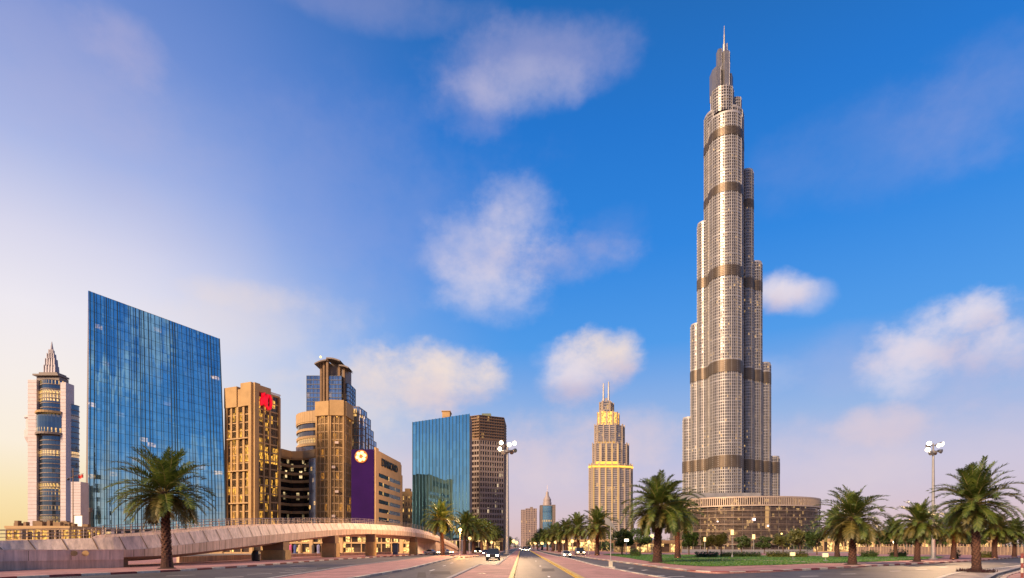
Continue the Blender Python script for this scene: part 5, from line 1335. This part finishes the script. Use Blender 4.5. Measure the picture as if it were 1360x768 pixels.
def store(px0, px1, Y, h, label, seed, lit=.5, m='tan2'):
    r = empty('shop_building', (X((px0 + px1) / 2, Y), Y + 4, 0), label, 'building'); g, s = MB(), MB(); x0, x1 = X(px0, Y), X(px1, Y)
    facade((x0, Y), (x1, Y), 0, h - 1, max(1, int(h / 3.5)), max(3, int((x1 - x0) / 4)), g, s, s, .6, .3, .4, .35); s.box(x0 - .2, x1 + .2, Y - .5, Y + 9, h - 1, h)
    g.build('shop_window', glass('store_glass_%d' % seed, (.05, .03, .02), 2, 2.2, lit, (1, .6, .2), 1.4, .15, 0, .02, .5, seed=seed), r); s.build('wall', M_[m], r)
store(1080, 1200, 240, 5.5, 'long low lit building behind the broad palm right of the drum', 81)
store(1212, 1330, 225, 5.0, 'low lit building behind the right floodlight mast', 82)
store(815, 905, 205, 4.5, 'low lit building behind the large drooping palm', 83, .5, 'brown')
store(735, 812, 260, 5.5, 'low lit arcade behind the right avenue palms', 84, .55)
store(612, 668, 265, 6.0, 'lit low building behind the left avenue palms', 85, .5, 'brown')

# ------------------------------------------------------------------ lamps
def lamp_light(name, loc, energy, c, size, parent, aim=None):
    ld = bpy.data.lights.new(name, 'SPOT' if aim else 'POINT'); ld.energy = energy; ld.color = c; ld.shadow_soft_size = size
    o = bpy.data.objects.new(name, ld); col.objects.link(o); o.location = Vector(loc) - parent_world(parent); o.parent = parent
    if aim: ld.spot_size = R(125); ld.spot_blend = 1.0; o.rotation_euler = Vector(aim).to_track_quat('-Z', 'Y').to_euler()
def mast(px, py, top, label, seed, power, aim):
    x, Y = G(px, py); H = Z(top, Y); r = empty('floodlight_mast', (x, Y, .13), label, 'floodlight', 'floodlight masts'); rg = random.Random(seed)
    p = MB(); s_ = Y / 88; p.tube([(x, Y, .13), (x, Y, 2.2)], .34 * s_, .32 * s_, 14); p.tube([(x, Y, 2.2), (x, Y, H - 1)], .28 * s_, .15 * s_, 12); p.lathe((x, Y, .13), [(.6 * s_, 0), (.6 * s_, .25), (.36 * s_, .3)], 14); p.build('pole', M_['steel'], r)
    q = MB(); q.lathe((x, Y, H - 1.4 * s_), [(.5 * s_, 0), (.55 * s_, .25 * s_), (.2 * s_, .4 * s_)], 14)
    q.tube([(x - 1.2 * s_, Y, H - .2 * s_), (x + 1.2 * s_, Y, H - .2 * s_)], .07 * s_, n=6); q.tube([(x, Y, H - 1.2 * s_), (x, Y, H + .1)], .1 * s_, n=8)
    q.tube([(x - 1.2 * s_, Y, H - 1.05 * s_), (x + 1.2 * s_, Y, H - 1.05 * s_)], .07 * s_, n=6); q.build('lamp_frame', M_['steel'], r)
    for k, (dx, dz, dy, on) in enumerate([(-.85, .1, -.2, 1), (.95, .0, -.3, 1), (-1.05, -.85, -.2, 1), (1.05, -1.05, .1, 0), (-.55, -1.35, -.1, 0), (.25, -.25, -.5, 1), (-.3, -.2, .5, 0), (.6, -1.2, .4, 1)]):
        c = Vector((x + dx * s_, Y + dy * s_, H + dz * s_)); d = Vector((dx * .5, -1.0 if dy < .3 else 1.0, -.35)).normalized(); h = MB()
        h.tube([tuple(c + d * (-.28 * s_)), tuple(c), tuple(c + d * .28 * s_)], .16 * s_, .36 * s_, 12); ho = h.build('lamp_housing', M_['steel'], r)
        l = MB(); l.tube([tuple(c + d * (.285 * s_)), tuple(c + d * .33 * s_)], .33 * s_, .26 * s_, 12); l.build('lamp_lens', M_['lamp_white'] if on else M_['hub'], ho)
    if seed == 2: lamp_light('lamp_light', (x, Y + 1.2 * s_, H - .6 * s_), 90000, (1.0, .62, .32), .8, r, (-.72, .70, -.12))
    lamp_light('lamp_light', (x, Y - 1.2 * s_, H - .6 * s_), power, (1.0, .62, .32), .8, r, aim)
mast(1239.5, 744.0, 590, 'tall grey floodlight mast on the right by the lawn', 1, 26000, (-.75, -.75, -.42))
mast(674, 737.0, 589, 'tall grey floodlight mast on the central median before the far towers', 2, 120000, (-.66, -.85, -.2))
def lantern(px, py, top, kind, label, mm='lamp_warm'):
    x, Y = G(px, py); H = Z(top, Y); r = empty('street_lamp', (x, Y, .13), label, 'lamp', 'street and park lamps'); p = MB(); s_ = max(1, Y / 110)
    p.tube([(x, Y, .13), (x, Y, H - .5)], .09 * s_, .06 * s_, 8); p.lathe((x, Y, .13), [(.2, 0), (.2, .3), (.1, .5)], 10); p.build('pole', M_['steel'], r)
    l = MB(); hh = MB()
    if kind == 'box':
        l.box(x - .22, x + .22, Y - .22, Y + .22, H - .6, H + .4); hh.box(x - .27, x + .27, Y - .27, Y + .27, H + .4, H + .5); hh.box(x - .2, x + .2, Y - .2, Y + .2, H - .7, H - .6)
    elif kind == 'globe':
        l.lathe((x, Y, H), [(.05, -.34 * s_), (.24 * s_, -.24 * s_), (.34 * s_, 0), (.24 * s_, .24 * s_), (.05, .34 * s_)], 14); hh.lathe((x, Y, H - .6 * s_), [(.2 * s_, 0), (.1 * s_, .16 * s_)], 8)
    else:
        l.box(x - .5, x + .5, Y - .22, Y - .02, H - .3, H + .25); hh.box(x - .56, x + .56, Y - .02, Y + .3, H - .36, H + .31)
    l.build('lamp_glass', M_[mm], r, kind == 'globe'); hh.build('lamp_cap', M_['steel'], r)
    if mm == 'lamp_amber': lamp_light('lamp_light', (x, Y - .9, H), 3500, (1.0, .42, .10), .4, r)
lantern(611, 739.2, 704, 'globe', 'amber glowing street lamp at the start of the left palm row', 'lamp_amber')
lantern(972.5, 741.5, 706.5, 'box', 'taller square park lantern before the louvred drum')
lantern(1001, 740, 712.5, 'box', 'shorter square park lantern right of the taller one by the drum')
lantern(832, 738, 717.5, 'head', 'white topped park lamp left of the large drooping palm', 'lamp_white')
lantern(772.5, 737.5, 722.5, 'box', 'small lantern at the foot of the right avenue palms')
lantern(866, 736.5, 712, 'globe', 'globe lamp behind the trunk of the large drooping palm')
lantern(1188.5, 738.5, 720, 'globe', 'small globe lamp left of the mid sized lawn palm', 'lamp_white')
lantern(936, 738, 716, 'box', 'park lantern left of the taller lantern by the drum')
# ground floodlights on the lawn
for px, py, lab in ((1096.5, 746.6, 'white floodlight on a stand on the lawn right of the drum'), (1053, 744, 'small white ground floodlight on the lawn before the drum')):
    x, Y = G(px, py); r = empty('ground_floodlight', (x, Y, .17), lab, 'floodlight'); p = MB(); p.tube([(x, Y, .17), (x, Y, .8)], .06, n=8); p.box(x - .35, x + .35, Y - .25, Y + .25, .17, .25); p.build('stand', M_['steel'], r)
    b = MB(); b.box(x - .42, x + .42, Y - .02, Y + .25, .75, 1.35); b.build('housing', M_['white_plate'], r); l = MB(); l.box(x - .36, x + .36, Y - .06, Y - .025, .8, 1.3); l.build('lens', M_['lamp_warm'], r)
# road sign on the right median, seen nearly edge-on
x, Y = G(811, 755.5); r = empty('road_sign', (x, Y, .13), 'grey backed tilted sign panel on a slim post at the right median', 'sign')
p = MB(); p.tube([(x, Y, .13), (x, Y, Z(696, Y))], .055, .05, 8); p.build('post', M_['steel'], r)
bs = MB(); bs.box(x - .42, x + .42, Y - .42, Y + .42, .13, .22); bs.box(x - .18, x + .18, Y - .18, Y + .18, .22, .8); bs.build('base', M_['kerb_white'], r)
pn = MB(); z1 = Z(691, Y); a_ = [(X(803, Y), z1 + .35), (X(809, Y), z1 + .12), (X(816, Y), z1 - .62), (X(819, Y), z1 - 1.12), (X(812, Y), z1 - .72), (X(804, Y), z1 - .42)]
pn.loft([[(q[0], Y - .06, q[1]) for q in a_], [(q[0], Y - .02, q[1]) for q in a_]][::-1]); pn.build('panel', mat('sign_back', (.30, .29, .27), .5, .3), r)
# flag and lamp pole by the annex
x, Y = X(97, 150), 150.0; r = empty('camera_pole', (x, Y, 0), 'thin pole with a red flag and lamp arm beside the spire tower', 'pole')
p = MB(); p.tube([(x, Y, 0), (x, Y, Z(622, Y))], .13, .09, 8); p.tube([(x, Y, Z(634, Y)), (X(92, Y), Y, Z(635, Y)), (X(89.5, Y), Y, Z(637, Y))], .08, n=6); p.tube([(x, Y, Z(632.5, Y)), (X(111, Y), Y, Z(629, Y))], .06, n=6); p.build('pole', M_['brown'], r)
f_ = MB(); f_.tube([(X(89.8, Y), Y, Z(637, Y)), (X(91.5, Y), Y, Z(636.5, Y))], .3, .3, 8); f_.build('lamp_head', M_['black'], r)
fl = MB(); n = 8
for k in range(n):
    t0, t1 = k / n, (k + 1) / n; wv = lambda t: Y + .25 * math.sin(t * 6); zz = lambda t: Z(630.8 + .6 * math.sin(t * 5), Y)
    x0, x1 = X(104 + 7 * t0, Y), X(104 + 7 * t1, Y); q = [(x0, wv(t0), zz(t0) - .9), (x1, wv(t1), zz(t1) - .9), (x1, wv(t1), zz(t1)), (x0, wv(t0), zz(t0))]; fl.face(q)
fl.build('flag', mat('red_flag', (.6, .05, .03), .7), r)

# ------------------------------------------------------------------ cars
def make_car(label, paint, suv=True):
    r = empty('suv' if suv else 'saloon_car', (0, 0, 0), label, 'car', 'cars on the roads')
    L_, W, H = (4.9, 1.95, 1.85) if suv else (4.6, 1.82, 1.45); hw = W / 2; zb = .28; zs = 1.08 if suv else .92
    b = MB()   # front faces -y
    def sec(y, z0, z1, w): return [(-w + .08, y, z0), (w - .08, y, z0), (w, y, z0 + .12), (w, y, (z0 + z1) / 2), (w - .07, y, z1), (-w + .07, y, z1), (-w, y, (z0 + z1) / 2), (-w, y, z0 + .12)]
    ys = [(-L_ / 2, zb + .1, zs - .26, hw - .14), (-L_ / 2 + .12, zb, zs - .10, hw - .05), (-L_ / 2 + .7, zb, zs - .03, hw), (-.7, zb, zs, hw), (L_ / 2 - .6, zb, zs + .02, hw), (L_ / 2 - .1, zb, zs - .02, hw - .04), (L_ / 2, zb + .12, zs - .2, hw - .12)]
    b.loft([list(reversed(sec(*y))) for y in ys]); bo = b.build('body', paint, r, True)
    g = MB(); y0, y1 = -L_ / 2 + 1.35, L_ / 2 - (.12 if suv else .75); rt = H - .05
    lo = [(-hw + .1, y0, zs - .02), (hw - .1, y0, zs - .02), (hw - .1, y1, zs - .02), (-hw + .1, y1, zs - .02)]; hi = [(-hw + .28, y0 + .75, rt), (hw - .28, y0 + .75, rt), (hw - .28, y1 - (.2 if suv else .7), rt), (-hw + .28, y1 - (.2 if suv else .7), rt)]
    g.loft([lo, hi]); g.build('cabin_glass', M_['car_glass'], r)
    rf = MB(); rf.loft([[(p[0] * 1.02, p[1], rt) for p in hi], [(p[0] * .94, p[1] * .97, H) for p in hi]])
    for i in range(4):
        a, c = Vector(lo[i]), Vector(hi[i]); rf.tube([tuple(a), tuple(c)], .05, .05, 5)
    rf.build('roof', paint, r)
    for sx in (-1, 1):
        for yy in (-L_ / 2 + .92, L_ / 2 - .95):
            w = MB(); rr = .38 if suv else .33; w.tube([(sx * (hw - .22), yy, rr), (sx * (hw + .01), yy, rr)], rr, rr, 16); wo = w.build('wheel', M_['rubber'], r)
            h = MB(); h.tube([(sx * (hw + .0), yy, rr), (sx * (hw + .03), yy, rr)], rr * .58, rr * .5, 10); h.build('rim', M_['hub'], wo)
        l = MB(); l.box(sx * (hw - .36) - .2, sx * (hw - .36) + .2, -L_ / 2 - .02, -L_ / 2 + .2, zs - .42, zs - .2); l.build('headlight', M_['headlight'], r)
        l = MB(); l.box(sx * (hw - .2) - .12, sx * (hw - .2) + .12, L_ / 2 - .1, L_ / 2 + .02, zs - .35, zs - .12); l.build('tail_light', emit('tail', (1, .03, .01), 2.5), r)
        m = MB(); m.box(sx * (hw + .1) - .1, sx * (hw + .1) + .1, y0 + .3, y0 + .42, zs, zs + .16); m.build('mirror', paint, r)
    q = MB(); q.box(-hw + .5, hw - .5, -L_ / 2 - .03, -L_ / 2 + .05, zs - .45, zs - .22); q.box(-hw + .15, hw - .15, -L_ / 2 - .06, -L_ / 2 + .1, zb + .03, zb + .24); q.build('grille', M_['black'], r)
    p = MB(); p.box(-.27, .27, -L_ / 2 - .085, -L_ / 2 - .062, zb + .08, zb + .2); p.build('number_plate', M_['white_plate'], r)
    return r
def paint(n, c): 
    m = mat(n, c, .25, .3, .05); m.node_tree.nodes['Principled BSDF'].inputs['Coat Weight'].default_value = .6; return m
suv = make_car('dark grey four wheel drive facing the viewer in the pocket of the central median', paint('graphite_paint', (.06, .055, .05)), True)
x, Y = G(655, 744.2); suv.location = (x, Y, .005); suv.scale = (1.18, 1.1, 1.1)
rk = MB()
for sx in (-.62, .62): rk.tube([(sx, -.6, 1.95), (sx, 1.9, 1.95)], .03, n=5)
for yy in (-.3, 1.5): rk.tube([(-.62, yy, 1.95), (.62, yy, 1.95)], .03, n=5)
_l = suv.location.copy(); suv.location = (0, 0, 0); rk.build('roof_rack', M_['black'], suv); suv.location = _l
sal = make_car('pale saloon with bright headlights, nearest in the oncoming queue', paint('pearl_paint', (.55, .52, .48)), False)
sal.location = (X(699.8, 262), 262, .005)
def more_car(src, px, Y, rz, label):
    o = copy_tree(src); o.location = (X(px, Y), Y, .005); o.rotation_euler.z = rz; o['label'] = label; return o
for px, Y, lab, s in ((694.6, 290, 'oncoming car with lit headlights left of the nearest pale saloon', sal), (701.8, 330, 'oncoming car half hidden behind the nearest pale saloon', suv), (696.9, 345, 'oncoming dark car in the middle of the headlight queue', suv),
                      (691.8, 385, 'far oncoming car at the left end of the headlight queue', sal), (700.4, 420, 'farthest oncoming car at the end of the headlight queue', sal)):
    more_car(s, px, Y, 0, lab)
for px, Y, rz, lab, s in ((752, 122, .0, 'pale saloon coming along the right side road by the avenue palms', sal), (770, 148, .0, 'dark four wheel drive on the right side road behind the pale saloon', suv), (645, 150, .05, 'pale saloon on the left road behind the grey four wheel drive', sal),
                          (634, 175, .1, 'dark vehicle on the left road near the palm row', suv), (573, 165, 1.2, 'pale car passing under the far end of the bridge', sal), (592, 172, 1.0, 'pale car nearest the bridge landing under its far end', sal),
                          (560, 176, 1.5, 'dark vehicle parked under the bridge by the kiosk', suv)):
    more_car(s, px, Y, rz, lab)

# red and white banded marker post at the right edge of the frame
x, Y = G(1357.5, 770); r = empty('marker_post', (x, Y, .14), 'red and white banded marker post at the right edge of the pavement', 'post')
for k in range(5):
    p = MB(); p.tube([(x, Y, .14 + k * .36), (x, Y, .14 + (k + 1) * .36)], .085, .085, 10); p.build('band', M_['kerb_red'] if k % 2 == 0 else M_['kerb_white'], r)

ordl = ['first', 'second', 'third', 'fourth', 'fifth', 'sixth', 'seventh', 'eighth']
for i, (px, py, top) in enumerate([(624, 736.2, 715), (636, 735, 717), (646.5, 733.8, 718.5), (653, 733, 720), (659, 732, 720.5), (665, 731, 721.5), (682, 729.6, 719), (686, 728.8, 721)]):
    lantern(px, py, top, 'globe', '%s small amber lamp down the left avenue behind the palms' % ordl[i])
for i, (px, py, top) in enumerate([(782, 737, 720), (760, 735.4, 719), (748, 734, 719.5), (738, 733, 720), (729, 732, 721), (720, 731, 721.5), (711, 729.8, 721), (706, 729, 722)]):
    lantern(px, py, top, 'globe', '%s small amber lamp down the right avenue under the palms' % ordl[i])
for px, py, lab in ((793, 739.2, 'small red tinted uplight at the foot of the palm before the hotel'), (1266, 744.8, 'small red tinted uplight at the palm right of the floodlight mast'), (1321, 743.1, 'small red tinted uplight behind the tallest island palm'), (900, 743.2, 'small red tinted uplight at the shorter palm by the drum'), (768, 737.1, 'small red tinted uplight at the first right avenue palm')):
    x, Y = G(px, py); r = empty('palm_uplight', (x, Y, .14), lab, 'uplight', 'uplights at the palms'); b = MB(); b.lathe((x, Y, .14), [(.14, 0), (.16, .18), (.12, .24)], 10); b.build('housing', M_['black'], r)
    l = MB(); l.lathe((x, Y, .385), [(.11, 0), (.1, .02)], 10); l.build('lens', emit('uplight_lens', (1, .3, .08), 3), r)
    lamp_light('lamp_light', (x, Y, .55), 700, (1.0, .20, .05), .1, r, (0.0, .42, 1.0))
